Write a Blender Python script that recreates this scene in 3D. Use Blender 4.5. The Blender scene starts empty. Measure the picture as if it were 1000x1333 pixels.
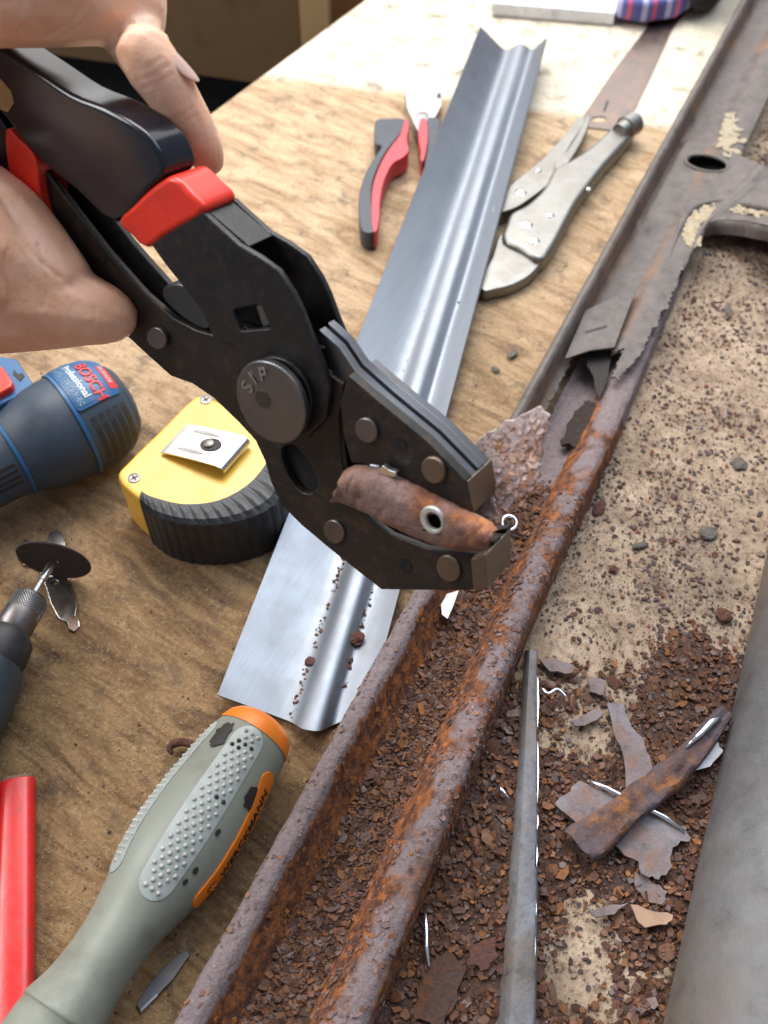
import bpy, bmesh, math, random
import numpy as np
from mathutils import Vector, Matrix, noise
random.seed(7); rng = np.random.default_rng(7)
scn = bpy.context.scene
COL = scn.collection
# ------------------------------------------------------------------ camera
FPX = 1308.0; PITCH = math.radians(53.5)
CAM = Vector((0, -.305, .412))
FW = Vector((0, math.cos(PITCH), -math.sin(PITCH))); UP = Vector((0, math.sin(PITCH), math.cos(PITCH))); RT = Vector((1, 0, 0))
cam = bpy.data.cameras.new('camera'); camo = bpy.data.objects.new('camera', cam); COL.objects.link(camo)
camo.location = CAM; camo.rotation_euler = (math.radians(90) - PITCH, 0, 0)
cam.sensor_fit = 'VERTICAL'; cam.sensor_height = 36; cam.lens = FPX / 1333 * 36
cam.clip_start = .01; cam.clip_end = 50
cam.dof.use_dof = True; cam.dof.focus_distance = .41; cam.dof.aperture_fstop = 11
scn.camera = camo
# ------------------------------------------------------------------ light
w = bpy.data.worlds.new('World'); scn.world = w; w.use_nodes = True
w.node_tree.nodes['Background'].inputs[0].default_value = (.80, .87, 1, 1)
w.node_tree.nodes['Background'].inputs[1].default_value = .29
def area(name, loc, to, sx, sy, power, col):
    l = bpy.data.lights.new(name, 'AREA'); l.shape = 'RECTANGLE'; l.size = sx; l.size_y = sy; l.energy = power; l.color = col
    o = bpy.data.objects.new(name, l); COL.objects.link(o); o.location = loc
    o.rotation_euler = (Vector(to) - Vector(loc)).to_track_quat('-Z', 'Y').to_euler()
    return o
area('garage_door_light', (-.05, 1.9, 1.05), (.05, .20, 0), 2.6, 1.5, 24, (1, .97, .93))
area('added_overhead_key', (-.1, .98, 1.55), (.02, .28, 0), 1.1, .9, 34, (1, .985, .96))  # added key, split off the door light to tame glare on metal
area('side_window_light', (-1.5, .3, 1.3), (0, 0, 0), .9, .9, 28, (1, .98, .95))
area('added_cool_softbox', (.7, .5, 1.6), (.0, .05, 0), 1.0, 1.0, 15, (.70, .84, 1))  # added overhead softbox, cool, lifts highlights on the dark tool
scn.view_settings.view_transform = 'Standard'; scn.view_settings.look = 'None'
scn.view_settings.exposure = 0.17; scn.view_settings.gamma = 1
scn.cycles.max_bounces = 6
# ------------------------------------------------------------------ helpers
def ray(x, y): return FW + RT * ((x - 500) / FPX) - UP * ((y - 666.5) / FPX)
def S(x, y, z=0.0):                       # point of the horizontal plane z seen at photo position x, y
    d = ray(x, y); return CAM + d * ((z - CAM.z) / d.z)
def D(x, y, depth): return CAM + ray(x, y) * depth
def onplane(p0, n):
    def f(x, y, off=0.0):
        d = ray(x, y); return CAM + d * ((p0 + n * off - CAM).dot(n) / d.dot(n))
    return f
WL = {}
def obj(name, me, mat, parent=None, smooth=False):
    if isinstance(me, bmesh.types.BMesh):
        bm = me; me = bpy.data.meshes.new(name); bm.to_mesh(me); bm.free()
    n = len(me.vertices); co = np.empty(n * 3); me.vertices.foreach_get('co', co); co = co.reshape(-1, 3)
    lo, hi = co.min(0), co.max(0); c = (lo + hi) / 2; c[2] = lo[2]
    me.vertices.foreach_set('co', (co - c).ravel()); me.update()
    o = bpy.data.objects.new(name, me); COL.objects.link(o)
    c = Vector(c)
    if parent: o.parent = parent; o.location = c - WL[parent.name]
    else: o.location = c
    WL[o.name] = c
    if mat: me.materials.append(mat)
    if smooth:
        me.polygons.foreach_set('use_smooth', [True] * len(me.polygons))
        if smooth is not True: me.set_sharp_from_angle(angle=math.radians(smooth))
    return o
def tag(o, label=None, cat=None, group=None, kind=None):
    if label: o['label'] = label
    if cat: o['category'] = cat
    if group: o['group'] = group
    if kind: o['kind'] = kind
    return o
def thing(name, label, cat, loc, group=None):
    o = bpy.data.objects.new(name, None); COL.objects.link(o); o.location = loc; o.empty_display_size = .01
    WL[o.name] = Vector(loc); return tag(o, label, cat, group)
def catm(pts, n=4, closed=True):
    pts = [Vector(p) for p in pts]; out = []; m = len(pts)
    rngi = range(m) if closed else range(m - 1)
    for i in rngi:
        g = (lambda k: pts[k % m]) if closed else (lambda k: pts[min(max(k, 0), m - 1)])
        a, b, c, d = g(i - 1), g(i), g(i + 1), g(i + 2)
        for k in range(n):
            t = k / n
            out.append(.5 * ((2 * b) + (c - a) * t + (2 * a - 5 * b + 4 * c - d) * t * t + (3 * b - a - 3 * c + d) * t ** 3))
    if not closed: out.append(pts[-1])
    return out
def px(f, pts, **k): return [f(x, y, **k) for x, y in pts]
def slab(name, loop, ext, mat, parent=None, holes=(), bevel=0.0, seg=2, smooth=True):
    """closed outline + holes, extruded by ext, edges bevelled"""
    bm = bmesh.new(); edges = []
    for lp in [loop] + list(holes):
        vs = [bm.verts.new(p) for p in lp]
        edges += [bm.edges.new((vs[i], vs[(i + 1) % len(vs)])) for i in range(len(vs))]
    if holes: bmesh.ops.triangle_fill(bm, use_beauty=True, use_dissolve=False, edges=edges)
    else: bm.faces.new(list(bm.verts))
    r = bmesh.ops.extrude_face_region(bm, geom=list(bm.faces))
    bmesh.ops.translate(bm, vec=ext, verts=[g for g in r['geom'] if isinstance(g, bmesh.types.BMVert)])
    bmesh.ops.recalc_face_normals(bm, faces=bm.faces)
    o = obj(name, bm, mat, parent)
    if bevel:
        m = o.modifiers.new('bevel', 'BEVEL'); m.width = bevel; m.segments = seg; m.limit_method = 'ANGLE'; m.angle_limit = math.radians(38)
        m.harden_normals = True; m.miter_outer = 'MITER_ARC' if seg > 2 else 'MITER_SHARP'
        o.data.polygons.foreach_set('use_smooth', [True] * len(o.data.polygons))
    return o
def frame(a):
    a = a.normalized(); t = Vector((0, 0, 1)) if abs(a.z) < .9 else Vector((1, 0, 0))
    b = a.cross(t).normalized(); return a, b, b.cross(a).normalized()      # axis, side, up
def tubebm(pts, radii, seg=12, bm=None, cap=True):
    bm = bm or bmesh.new(); rings = []; n = len(pts)
    for i, p in enumerate(pts):
        a, b, c = frame(Vector(pts[min(i + 1, n - 1)]) - Vector(pts[max(i - 1, 0)]))
        r = radii[i] if hasattr(radii, '__len__') else radii
        rings.append([bm.verts.new(Vector(p) + (b * math.cos(2 * math.pi * k / seg) + c * math.sin(2 * math.pi * k / seg)) * r) for k in range(seg)])
    for i in range(n - 1):
        for k in range(seg):
            bm.faces.new((rings[i][k], rings[i][(k + 1) % seg], rings[i + 1][(k + 1) % seg], rings[i + 1][k]))
    if cap: bm.faces.new(rings[0][::-1]); bm.faces.new(rings[-1])
    bmesh.ops.recalc_face_normals(bm, faces=bm.faces)
    return bm
def lathe(p0, axis, prof, seg=28):
    a = axis.normalized(); return tubebm_fixed([(p0 + a * s, r) for s, r in prof], a, seg)
def tubebm_fixed(pr, a, seg):
    bm = bmesh.new(); _, b, c = frame(a); rings = []
    for p, r in pr:
        rings.append([bm.verts.new(p + (b * math.cos(2 * math.pi * k / seg) + c * math.sin(2 * math.pi * k / seg)) * max(r, 1e-5)) for k in range(seg)])
    for i in range(len(rings) - 1):
        for k in range(seg): bm.faces.new((rings[i][k], rings[i][(k + 1) % seg], rings[i + 1][(k + 1) % seg], rings[i + 1][k]))
    bm.faces.new(rings[0][::-1]); bm.faces.new(rings[-1])
    bmesh.ops.recalc_face_normals(bm, faces=bm.faces); return bm
def gridbm(P, keep=None):
    """P[i][j] grid of points -> quads"""
    bm = bmesh.new(); V = [[bm.verts.new(p) for p in row] for row in P]
    for i in range(len(P) - 1):
        for j in range(len(P[0]) - 1):
            if keep is None or keep(i, j): bm.faces.new((V[i][j], V[i + 1][j], V[i + 1][j + 1], V[i][j + 1]))
    bmesh.ops.delete(bm, geom=[v for v in bm.verts if not v.link_faces], context='VERTS')
    return bm
def solid(o, t, off=-1):
    m = o.modifiers.new('solid', 'SOLIDIFY'); m.thickness = t; m.offset = off; e = o.modifiers.new('edges', 'EDGE_SPLIT'); e.split_angle = math.radians(55); return o
def patch(name, Hf, outline, off, mat, parent, nt=1, thick=.0006, res=.0012):
    """a patch on a surface Hf(a,b,off): outline in surface coordinates (metres), meshed finely, with a skirt"""
    bm = bmesh.new(); vs = [bm.verts.new((x, y, 0)) for x, y in outline]; f = bm.faces.new(vs)
    xs = [p[0] for p in outline]; ys = [p[1] for p in outline]
    for ax, lo, hi in ((0, min(xs), max(xs)), (1, min(ys), max(ys))):
        k = lo + res
        while k < hi:
            pn = [0, 0, 0]; pn[ax] = 1; pc = [0, 0, 0]; pc[ax] = k
            bmesh.ops.bisect_plane(bm, geom=list(bm.verts) + list(bm.edges) + list(bm.faces), plane_co=pc, plane_no=pn); k += res
    r = bmesh.ops.extrude_face_region(bm, geom=list(bm.faces))
    top = {g for g in r['geom'] if isinstance(g, bmesh.types.BMVert)}
    for v in bm.verts: v.co = Hf(v.co.x, v.co.y, off + (thick if v in top else 0))
    bmesh.ops.recalc_face_normals(bm, faces=bm.faces)
    return obj(name, bm, mat, parent, smooth=40)
def textmesh(body, size, mapf, name, mat, parent, align='LEFT', bold=0.0, space=1.0):
    cu = bpy.data.curves.new('t', 'FONT'); cu.body = body; cu.size = size; cu.align_x = align; cu.offset = bold; cu.space_character = space
    cu.extrude = .00015; cu.resolution_u = 3
    o = bpy.data.objects.new('t', cu); COL.objects.link(o)
    dg = bpy.context.evaluated_depsgraph_get(); dg.update()
    me = bpy.data.meshes.new_from_object(o.evaluated_get(dg)); bpy.data.objects.remove(o); bpy.data.curves.remove(cu)
    for v in me.vertices: v.co = mapf(v.co.x, v.co.y, v.co.z)
    me.materials.clear()
    return obj(name, me, mat, parent)
def nz(p, f, s=0.0): return noise.noise(Vector((p[0] * f + s, p[1] * f + s * 1.7, p[2] * f - s)))
# ------------------------------------------------------------------ materials
class M:
    def __init__(s, name):
        s.m = bpy.data.materials.new(name); s.m.use_nodes = True; s.t = s.m.node_tree; s.N = s.t.nodes; s.b = s.N['Principled BSDF']
        s.co = s.N.new('ShaderNodeTexCoord').outputs['Object']
    def link(s, a, b): s.t.links.new(a, b); return s
    def pos(s): s.co = s.N.new('ShaderNodeNewGeometry').outputs['Position']; return s
    def mapping(s, rotz=0, scale=(1, 1, 1)):
        r = s.N.new('ShaderNodeMapping'); r.inputs['Rotation'].default_value[2] = rotz; s.link(s.co, r.inputs[0])
        q = s.N.new('ShaderNodeMapping'); q.inputs['Scale'].default_value = scale; s.link(r.outputs[0], q.inputs[0]); return q.outputs[0]
    def noise(s, scale, detail=4, rough=.6, co=None, dist=0, seed=0):
        n = s.N.new('ShaderNodeTexNoise'); n.noise_dimensions = '4D'; n.inputs['W'].default_value = seed
        n.inputs['Scale'].default_value = scale; n.inputs['Detail'].default_value = detail; n.inputs['Roughness'].default_value = rough; n.inputs['Distortion'].default_value = dist
        s.link(co or s.co, n.inputs['Vector']); return n.outputs[0]
    def ramp(s, fac, stops, ease=False):
        r = s.N.new('ShaderNodeValToRGB'); e = r.color_ramp.elements
        while len(e) < len(stops): e.new(.5)
        for k, (p, c) in zip(e, stops):
            k.position = p; k.color = (c, c, c, 1) if not hasattr(c, '__len__') else (*c, 1)
        s.link(fac, r.inputs[0]); return r.outputs[0]
    def mix(s, f, a, b, mode='MIX'):
        n = s.N.new('ShaderNodeMix'); n.data_type = 'RGBA'; n.blend_type = mode
        for v, i in ((f, 0), (a, 6), (b, 7)):
            if hasattr(v, 'is_output'): s.link(v, n.inputs[i])
            elif i == 0: n.inputs[0].default_value = v
            else: n.inputs[i].default_value = (*v, 1)
        return n.outputs[2]
    def math(s, op, a, b=0.0, clamp=False):
        n = s.N.new('ShaderNodeMath'); n.operation = op; n.use_clamp = clamp
        for v, i in ((a, 0), (b, 1)):
            if hasattr(v, 'is_output'): s.link(v, n.inputs[i])
            else: n.inputs[i].default_value = v
        return n.outputs[0]
    def set(s, **k):
        for n, v in k.items():
            i = s.b.inputs[{'color': 'Base Color', 'rough': 'Roughness', 'metal': 'Metallic', 'spec': 'Specular IOR Level', 'coat': 'Coat Weight', 'sss': 'Subsurface Weight', 'aniso': 'Anisotropic'}[n]]
            if hasattr(v, 'is_output'): s.link(v, i)
            else: i.default_value = (*v, 1) if hasattr(v, '__len__') else v
        return s
    def bump(s, h, strength=.3, dist=.001):
        n = s.N.new('ShaderNodeBump'); n.inputs['Strength'].default_value = strength; n.inputs['Distance'].default_value = dist
        s.link(h, n.inputs['Height']); s.link(n.outputs[0], s.b.inputs['Normal']); return s
def worn(name, col, rough=.5, metal=0.0, dirt=(.05, .04, .03), amt=.5, scale=90, bump=.15, rv=.15, fine=600, spec=.5):
    m = M(name); a = m.noise(scale, 6, .65); d = m.ramp(a, [(.5, 0), (.75, amt)])
    b = m.noise(scale * .3, 3, .5, seed=3); v = m.ramp(b, [(.3, .82), (.7, 1.12)])
    c = m.mix(1.0, col, v, 'MULTIPLY'); c = m.mix(d, c, dirt)
    f = m.noise(fine, 3, .7, seed=5)
    m.set(color=c, rough=m.math('ADD', m.math('MULTIPLY', m.math('SUBTRACT', a, .5), rv * 2), rough, True), metal=metal, spec=spec).bump(f, bump, .0004)
    return m.m
def rustmat(name, pal, scale=120, bump=.8, attr=None, rough=.85, fine=900):
    """pal: dark, brown, orange, steel"""
    m = M(name); a = m.noise(scale, 8, .7, dist=.4); b = m.noise(scale * .35, 5, .6, seed=4); c = m.noise(scale * 2.6, 6, .75, seed=9)
    col = m.ramp(a, [(.32, pal[0]), (.47, pal[1]), (.57, tuple(.5 * x + .5 * y for x, y in zip(pal[1], pal[2]))), (.66, pal[2])])
    fac = b
    if attr:
        at = m.N.new('ShaderNodeAttribute'); at.attribute_name = attr
        fac = m.math('ADD', m.math('MULTIPLY', m.math('SUBTRACT', b, .5), 1.6), m.math('ADD', at.outputs['Fac'], .08))
    st = m.ramp(fac, [(.42, 1.0), (.62, 0.0)])
    steel = m.mix(m.ramp(c, [(.35, 0), (.65, 1)]), pal[3], tuple(x * .62 for x in pal[3]))
    col = m.mix(st, col, steel)
    col = m.mix(m.ramp(c, [(.58, 0), (.75, .75)]), col, pal[0])
    m.set(color=col, rough=m.ramp(a, [(.3, rough - .2), (.6, rough)]), spec=.35)
    h = m.math('ADD', m.math('MULTIPLY', a, 1.0), m.math('MULTIPLY', m.noise(fine, 4, .7, seed=2), .35))
    m.bump(h, bump, .0016); return m.m
def steelmat(name, col, rough=.3, streak=None, amt=.35, tint=(.35, .22, .14)):
    m = M(name); a = m.noise(60, 6, .65); s = m.noise(1, 5, .6, m.mapping(streak or 0, (25, 900, 300)))
    c = m.mix(m.ramp(a, [(.45, 0), (.8, amt)]), col, tint); c = m.mix(m.ramp(s, [(.35, 0), (.7, .25)]), c, tuple(x * .55 for x in col))
    m.set(color=c, metal=1.0, rough=m.math('ADD', m.math('MULTIPLY', a, .3), rough - .15, True)).bump(s, .025, .0004); return m.m
BLACKOX = worn('black_oxide', (.022, .021, .023), .36, .35, (.075, .05, .035), .5, 260, .35, .3)
BLACKOXR = worn('black_oxide_rusty', (.026, .022, .020), .45, .3, (.12, .06, .028), .6, 150, .4, .2)
GRIPBLK = worn('grip_plastic', (.007, .008, .015), .16, 0, (.03, .027, .025), .2, 120, .04, .06, 1500, .55)
GRIPRED = worn('red_plastic', (.72, .035, .018), .28, 0, (.25, .02, .015), .35, 110, .05, .1)
DARKSTEEL = steelmat('dark_steel', (.20, .20, .21), .42, None, .5)
JAWTOP = steelmat('jaw_steel', (.17, .175, .19), .42, None, .8, (.12, .07, .045))
JAWEND = steelmat('jaw_end_steel', (.27, .22, .175), .5, None, .8, (.22, .12, .06))
CHROME = steelmat('chrome', (.60, .59, .57), .22, None, .3)
NICKEL = steelmat('nickel', (.27, .262, .245), .46, None, .6, (.16, .135, .11))
SHEET = steelmat('new_sheet_steel', (.275, .295, .33), .56, -1.12, .5, (.27, .26, .26))
RULER = steelmat('ruler_steel', (.22, .18, .165), .36, -1.0, .6, (.40, .24, .17))
BRIGHT = steelmat('bright_cut_steel', (.85, .88, .95), .2, None, .1)
RUST = rustmat('rust', ((.030, .012, .009), (.125, .050, .028), (.46, .15, .035), (.27, .205, .205)), 190, 1.2, 'steel')
RUSTRED = rustmat('rust_red', ((.045, .018, .013), (.22, .078, .040), (.60, .22, .05), (.40, .26, .23)), 110, 1.2)
PRIMER = rustmat('old_primer', ((.045, .028, .022), (.145, .098, .076), (.26, .145, .08), (.155, .128, .115)), 45, .7, 'steel', rough=.6)
GREYMET = rustmat('grey_coated_steel', ((.075, .060, .050), (.12, .103, .092), (.15, .115, .09), (.150, .145, .148)), 34, .4, rough=.5)
SCRAPGREY = rustmat('grey_scrap', ((.06, .045, .05), (.16, .11, .10), (.24, .11, .06), (.24, .21, .22)), 120, .6)
def flakemat(name, cols):
    m = M(name); g = m.N.new('ShaderNodeNewGeometry').outputs['Random Per Island']; k = len(cols)
    c = m.ramp(g, [(i / (k - 1), cc) for i, cc in enumerate(cols)])
    n = m.noise(500, 5, .7); c = m.mix(m.ramp(n, [(.4, 0), (.7, .6)]), c, (.05, .022, .014))
    m.set(color=c, rough=.85, spec=.3).bump(n, .6, .0006); return m.m
FLAKE = flakemat('rust_flakes', [(.04, .018, .013), (.11, .046, .026), (.22, .092, .042), (.14, .08, .065), (.07, .032, .022), (.30, .125, .045), (.10, .042, .026), (.20, .15, .14), (.07, .035, .026), (.25, .13, .08), (.09, .045, .03)])
FLAKEDK = flakemat('dark_flakes', [(.045, .032, .034), (.12, .055, .042), (.10, .085, .095), (.035, .025, .026), (.20, .065, .035), (.14, .125, .13), (.22, .16, .12), (.075, .06, .07), (.11, .04, .028)])
DUSTH = rustmat('rust_dust', ((.03, .015, .010), (.085, .036, .02), (.18, .07, .026), (.09, .05, .04)), 260, 1.0)
RUBBER = worn('rubber', (.022, .023, .026), .5, 0, (.12, .10, .08), .35, 160, .12)
YELLOW = worn('yellow_abs', (.84, .49, .065), .33, 0, (.42, .20, .04), .35, 70, .05)
REDPAINT = worn('red_lacquer', (.70, .022, .022), .30, 0, (.28, .05, .04), .8, 120, .12)
BLUEP = worn('blue_plastic', (.022, .105, .25), .36, 0, (.05, .06, .08), .3, 90, .08)
REDLOGO = worn('red_print', (.62, .03, .03), .45, 0, (.3, .03, .03), .2)
WHITEP = worn('white_print', (.62, .66, .68), .5, 0, (.4, .4, .4), .3)
GREYGREEN = worn('grey_green_grip', (.235, .245, .20), .5, 0, (.10, .09, .06), .75, 42, .15)
GREYLIGHT = worn('pale_grip_inlay', (.33, .36, .34), .45, 0, (.15, .15, .13), .45, 140, .1)
ORANGE = worn('orange_plastic', (.80, .20, .012), .38, 0, (.40, .10, .02), .3, 90, .05)
INK = worn('dark_ink', (.02, .014, .012), .6, 0, (.04, .02, .015), .3)
DISC = worn('abrasive_disc', (.045, .030, .027), .9, 0, (.10, .06, .05), .6, 300, 1.0, .1, 1800)
STICKER = worn('gold_sticker', (.40, .25, .09), .4)
WHITEBOX = worn('white_card', (.74, .75, .78), .6)
DARKSTUFF = worn('shadow_block', (.006, .006, .010), .7)
PALEPLY = worn('pale_pine', (.50, .32, .15), .6, 0, (.28, .16, .07), .5, 30)
DARKPLY = worn('brown_ply', (.17, .10, .042), .6, 0, (.05, .028, .012), .6, 25)
FLOORM = worn('dark_floor', (.006, .005, .006), .9)
NAIL = worn('nail', (.62, .40, .32), .25, 0, (.55, .33, .27), .2, 90, .02)
def skin():
    m = M('skin'); a = m.noise(45, 4, .6); b = m.noise(420, 5, .7, seed=2); c = m.noise(20, 2, .5, seed=8)
    col = m.ramp(a, [(.3, (.74, .36, .21)), (.5, (.86, .50, .33)), (.7, (.90, .58, .43))])
    col = m.mix(m.ramp(c, [(.5, 0), (.75, .5)]), col, (.84, .34, .22))
    m.set(color=col, rough=.38, sss=.25, spec=.4); m.b.inputs['Subsurface Radius'].default_value = (.006, .002, .001); m.b.inputs['Subsurface Scale'].default_value = 1
    wr = m.noise(1, 4, .6, m.mapping(.7, (60, 320, 200)), .8, 6); wv = m.noise(130, 5, .65, dist=1.2, seed=12)
    m.bump(m.math('ADD', m.math('MULTIPLY', b, .35), m.math('ADD', m.math('MULTIPLY', wr, .9), wv)), .35, .0011); return m.m
SKIN = skin()
def stripes():
    m = M('striped_cloth'); s = m.N.new('ShaderNodeSeparateXYZ'); m.link(m.co, s.inputs[0])
    f = m.math('FRACT', m.math('MULTIPLY', s.outputs[0], 52.0)); n = m.noise(900, 2, .5)
    c = m.ramp(f, [(0, (.10, .10, .30)), (.30, (.42, .42, .62)), (.52, (.13, .12, .34)), (.74, (.66, .10, .16)), (.88, (.12, .11, .30))])
    m.set(color=c, rough=.9).bump(n, .5, .0006)
    for n_ in m.N:
        if n_.type == 'VALTORGB' and len(n_.color_ramp.elements) == 5: n_.color_ramp.interpolation = 'CONSTANT'
    return m.m
STRIPES = stripes()
EDGE = (S(475, 0) - S(285, 140)).normalized()            # left edge of the bench
GRAIN = math.atan2(-EDGE.x, EDGE.y) # grain runs across it
def bench():
    m = M('plywood_bench').pos()
    st = m.mapping(-GRAIN, (17, 75, 30)); st2 = m.mapping(-GRAIN, (55, 420, 60))
    g1 = m.noise(1, 8, .68, st, 1.4); g2 = m.noise(1, 6, .75, st2, 1.0, 3); big = m.noise(7, 4, .6, seed=6); fine = m.noise(900, 3, .6, seed=4); mid = m.noise(60, 6, .7, seed=11); spk = m.noise(420, 6, .85, seed=14); g3 = m.noise(1, 4, .7, m.mapping(-GRAIN, (60, 900, 60)), .4, 8)
    clean = m.ramp(g1, [(.30, (.21, .115, .052)), (.44, (.41, .265, .145)), (.58, (.57, .405, .25)), (.72, (.46, .305, .17))])
    dirty = m.ramp(g1, [(.30, (.050, .025, .010)), (.44, (.175, .092, .036)), (.58, (.31, .185, .082)), (.72, (.205, .112, .046))])
    sp = m.N.new('ShaderNodeSeparateXYZ'); m.link(m.co, sp.inputs[0])
    # worn, dirty zone nearest the user: a stain with an uneven border running across the board
    a = S(60, 560); b = S(520, 480); n = Vector((-(b - a).y, (b - a).x, 0)).normalized()
    dist = m.math('ADD', m.math('MULTIPLY', sp.outputs[0], n.x), m.math('SUBTRACT', m.math('MULTIPLY', sp.outputs[1], n.y), a.dot(n)))
    dist = m.math('ADD', dist, m.math('MULTIPLY', m.math('SUBTRACT', big, .5), .16))
    dist = m.math('ADD', dist, m.math('MULTIPLY', m.math('SUBTRACT', mid, .5), .12))
    col = m.mix(m.ramp(m.math('MULTIPLY', m.math('ADD', dist, .14), 3.5, True), [(0, 0), (1, 1)]), dirty, clean)
    # cleaner, paler strip at the far end; brighter light there partly put into its colour
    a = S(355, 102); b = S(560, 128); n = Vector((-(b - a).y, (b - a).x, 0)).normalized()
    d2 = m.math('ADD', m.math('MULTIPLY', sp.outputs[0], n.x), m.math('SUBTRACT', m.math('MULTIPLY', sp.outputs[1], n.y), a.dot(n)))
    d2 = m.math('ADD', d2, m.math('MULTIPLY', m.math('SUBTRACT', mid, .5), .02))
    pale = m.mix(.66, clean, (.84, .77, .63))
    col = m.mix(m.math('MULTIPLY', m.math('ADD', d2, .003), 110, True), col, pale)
    col = m.mix(m.ramp(g2, [(.5, 0), (.72, .6)]), col, m.mix(.5, col, (.07, .04, .02)))
    col = m.mix(m.ramp(mid, [(.53, 0), (.64, .62)]), col, (.085, .052, .038)); col = m.mix(m.ramp(mid, [(.30, .5), (.44, 0)]), col, m.mix(.45, col, (.60, .44, .26)))
    col = m.mix(m.ramp(g3, [(.54, 0), (.68, .4)]), col, m.mix(.6, col, (.05, .028, .012)))
    col = m.mix(m.ramp(spk, [(.53, 0), (.62, .65)]), col, m.mix(.5, col, (.62, .50, .33)))
    col = m.mix(m.ramp(spk, [(.36, .75), (.46, 0)]), col, (.07, .042, .022))
    m.set(color=col, rough=m.ramp(g2, [(.3, .48), (.7, .7)]), spec=.3)
    m.bump(m.math('ADD', m.math('MULTIPLY', g2, .8), m.math('ADD', m.math('MULTIPLY', fine, .3), m.math('MULTIPLY', spk, .7))), .7, .0014); return m.m
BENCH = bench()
def dustm():
    m = M('tan_dust').pos(); a = m.noise(40, 6, .65); b = m.noise(300, 6, .75, seed=2); c = m.noise(1100, 3, .6, seed=5)
    col = m.ramp(a, [(.32, (.19, .135, .095)), (.48, (.36, .26, .18)), (.66, (.50, .38, .275))])
    col = m.mix(m.ramp(m.noise(14, 5, .65, seed=9), [(.46, 0), (.66, .75)]), col, m.mix(m.ramp(b, [(.4, 0), (.6, 1)]), (.20, .15, .115), (.13, .085, .062))); col = m.mix(m.ramp(b, [(.48, 0), (.64, .85)]), col, (.14, .085, .06)); col = m.mix(m.ramp(c, [(.60, 0), (.72, .7)]), col, (.10, .06, .045))
    m.set(color=col, rough=.92, spec=.2).bump(m.math('ADD', b, c), .5, .0012); return m.m
TAN = dustm()
DARKCAV = worn('cavity_shade', (.022, .017, .015), .8)  # near-black tone: shade inside cavities put into the colour
CRUST = rustmat('pale_crust', ((.16, .11, .06), (.40, .30, .18), (.55, .43, .27), (.50, .42, .30)), 300, 1.0)
def jag(pts, amp=2.0, n=3, seed=0, closed=True):
    out = []; random.seed(seed + 100)
    for i in range(len(pts)):
        a, b = pts[i], pts[(i + 1) % len(pts)]
        for k in range(n): t = k / n; out.append((a[0] + (b[0] - a[0]) * t + (random.gauss(0, amp) if k else 0), a[1] + (b[1] - a[1]) * t + (random.gauss(0, amp) if k else 0)))
    return out
DARKCRUST = rustmat('dark_crust', ((.014, .008, .007), (.035, .018, .014), (.08, .035, .02), (.05, .035, .03)), 250, 1.2)
# ------------------------------------------------------------------ setting
GD = Vector((EDGE.y, -EDGE.x, 0))
e0 = S(285, 140) - EDGE * 1.2; e1 = S(285, 140) + EDGE * 1.6
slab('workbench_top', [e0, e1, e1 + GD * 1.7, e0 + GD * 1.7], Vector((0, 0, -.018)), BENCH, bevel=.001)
tag(bpy.data.objects['workbench_top'], kind='structure')
fl = obj('floor', gridbm([[Vector((x, y, -.85)) for y in (-2, 4)] for x in (-3, 3)]), FLOORM); tag(fl, kind='structure')
cz = -.10
cr = thing('storage_crate', 'brown plywood crate with pale timber corner post standing beyond the bench edge', 'crate', S(300, 105, cz))
cl_, crr = S(120, 78, cz), S(398, 117, cz); cd = (crr - cl_).normalized(); cn = Vector((-cd.y, cd.x, 0))
slab('side_panel', [cl_ - cd * .3, crr, crr + cn * .012, cl_ - cd * .3 + cn * .012], Vector((0, 0, .13)), DARKPLY, cr)
q = crr + cd * .0006; slab('corner_post', [q - cn * .004, q + cd * .026 - cn * .004, q + cd * .026 + cn * .03, q + cn * .03], Vector((0, 0, .13)), PALEPLY, cr, bevel=.001)
q = q + cd * .0262; slab('end_panel', [q + cn * .004, q + cd * .4 + cn * .12, q + cd * .4 + cn * .135, q + cn * .02], Vector((0, 0, .13)), worn('orange_ply', (.26, .12, .035), .5, 0, (.12, .05, .02), .5, 30), cr)
slab('foot', [cl_ - cd * .3 + cn * .02, crr + cd * .02 + cn * .032, crr + cd * .02 + cn * .06, cl_ - cd * .3 + cn * .06], Vector((0, 0, -.749)), FLOORM, cr)
# dusty ground to the right of the rail
RA = S(228, 1333, .024); RA.z = 0; RB = S(965, 0, .024); RB.z = 0
RU = (RB - RA).normalized(); RV = Vector((RU.y, -RU.x, 0))
def R(s, v, z=0.0): return RA + RU * (s / 1000) + RV * (v / 1000) + Vector((0, 0, z / 1000))
def toR(p): d = p - RA; return d.dot(RU) * 1000, d.dot(RV) * 1000
P = [[R(s, v, .8 + .5 * nz((s, v, 0), .05) + .35 * nz((s, v, 0), .2)) for v in np.linspace(30, 420, 100)] for s in np.linspace(-90, 900, 230)]
du = obj('dust_layer', gridbm(P), TAN, smooth=True); tag(du, 'thin layer of tan dust covering the bench right of the rusty rail', 'dust', kind='stuff')
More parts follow.
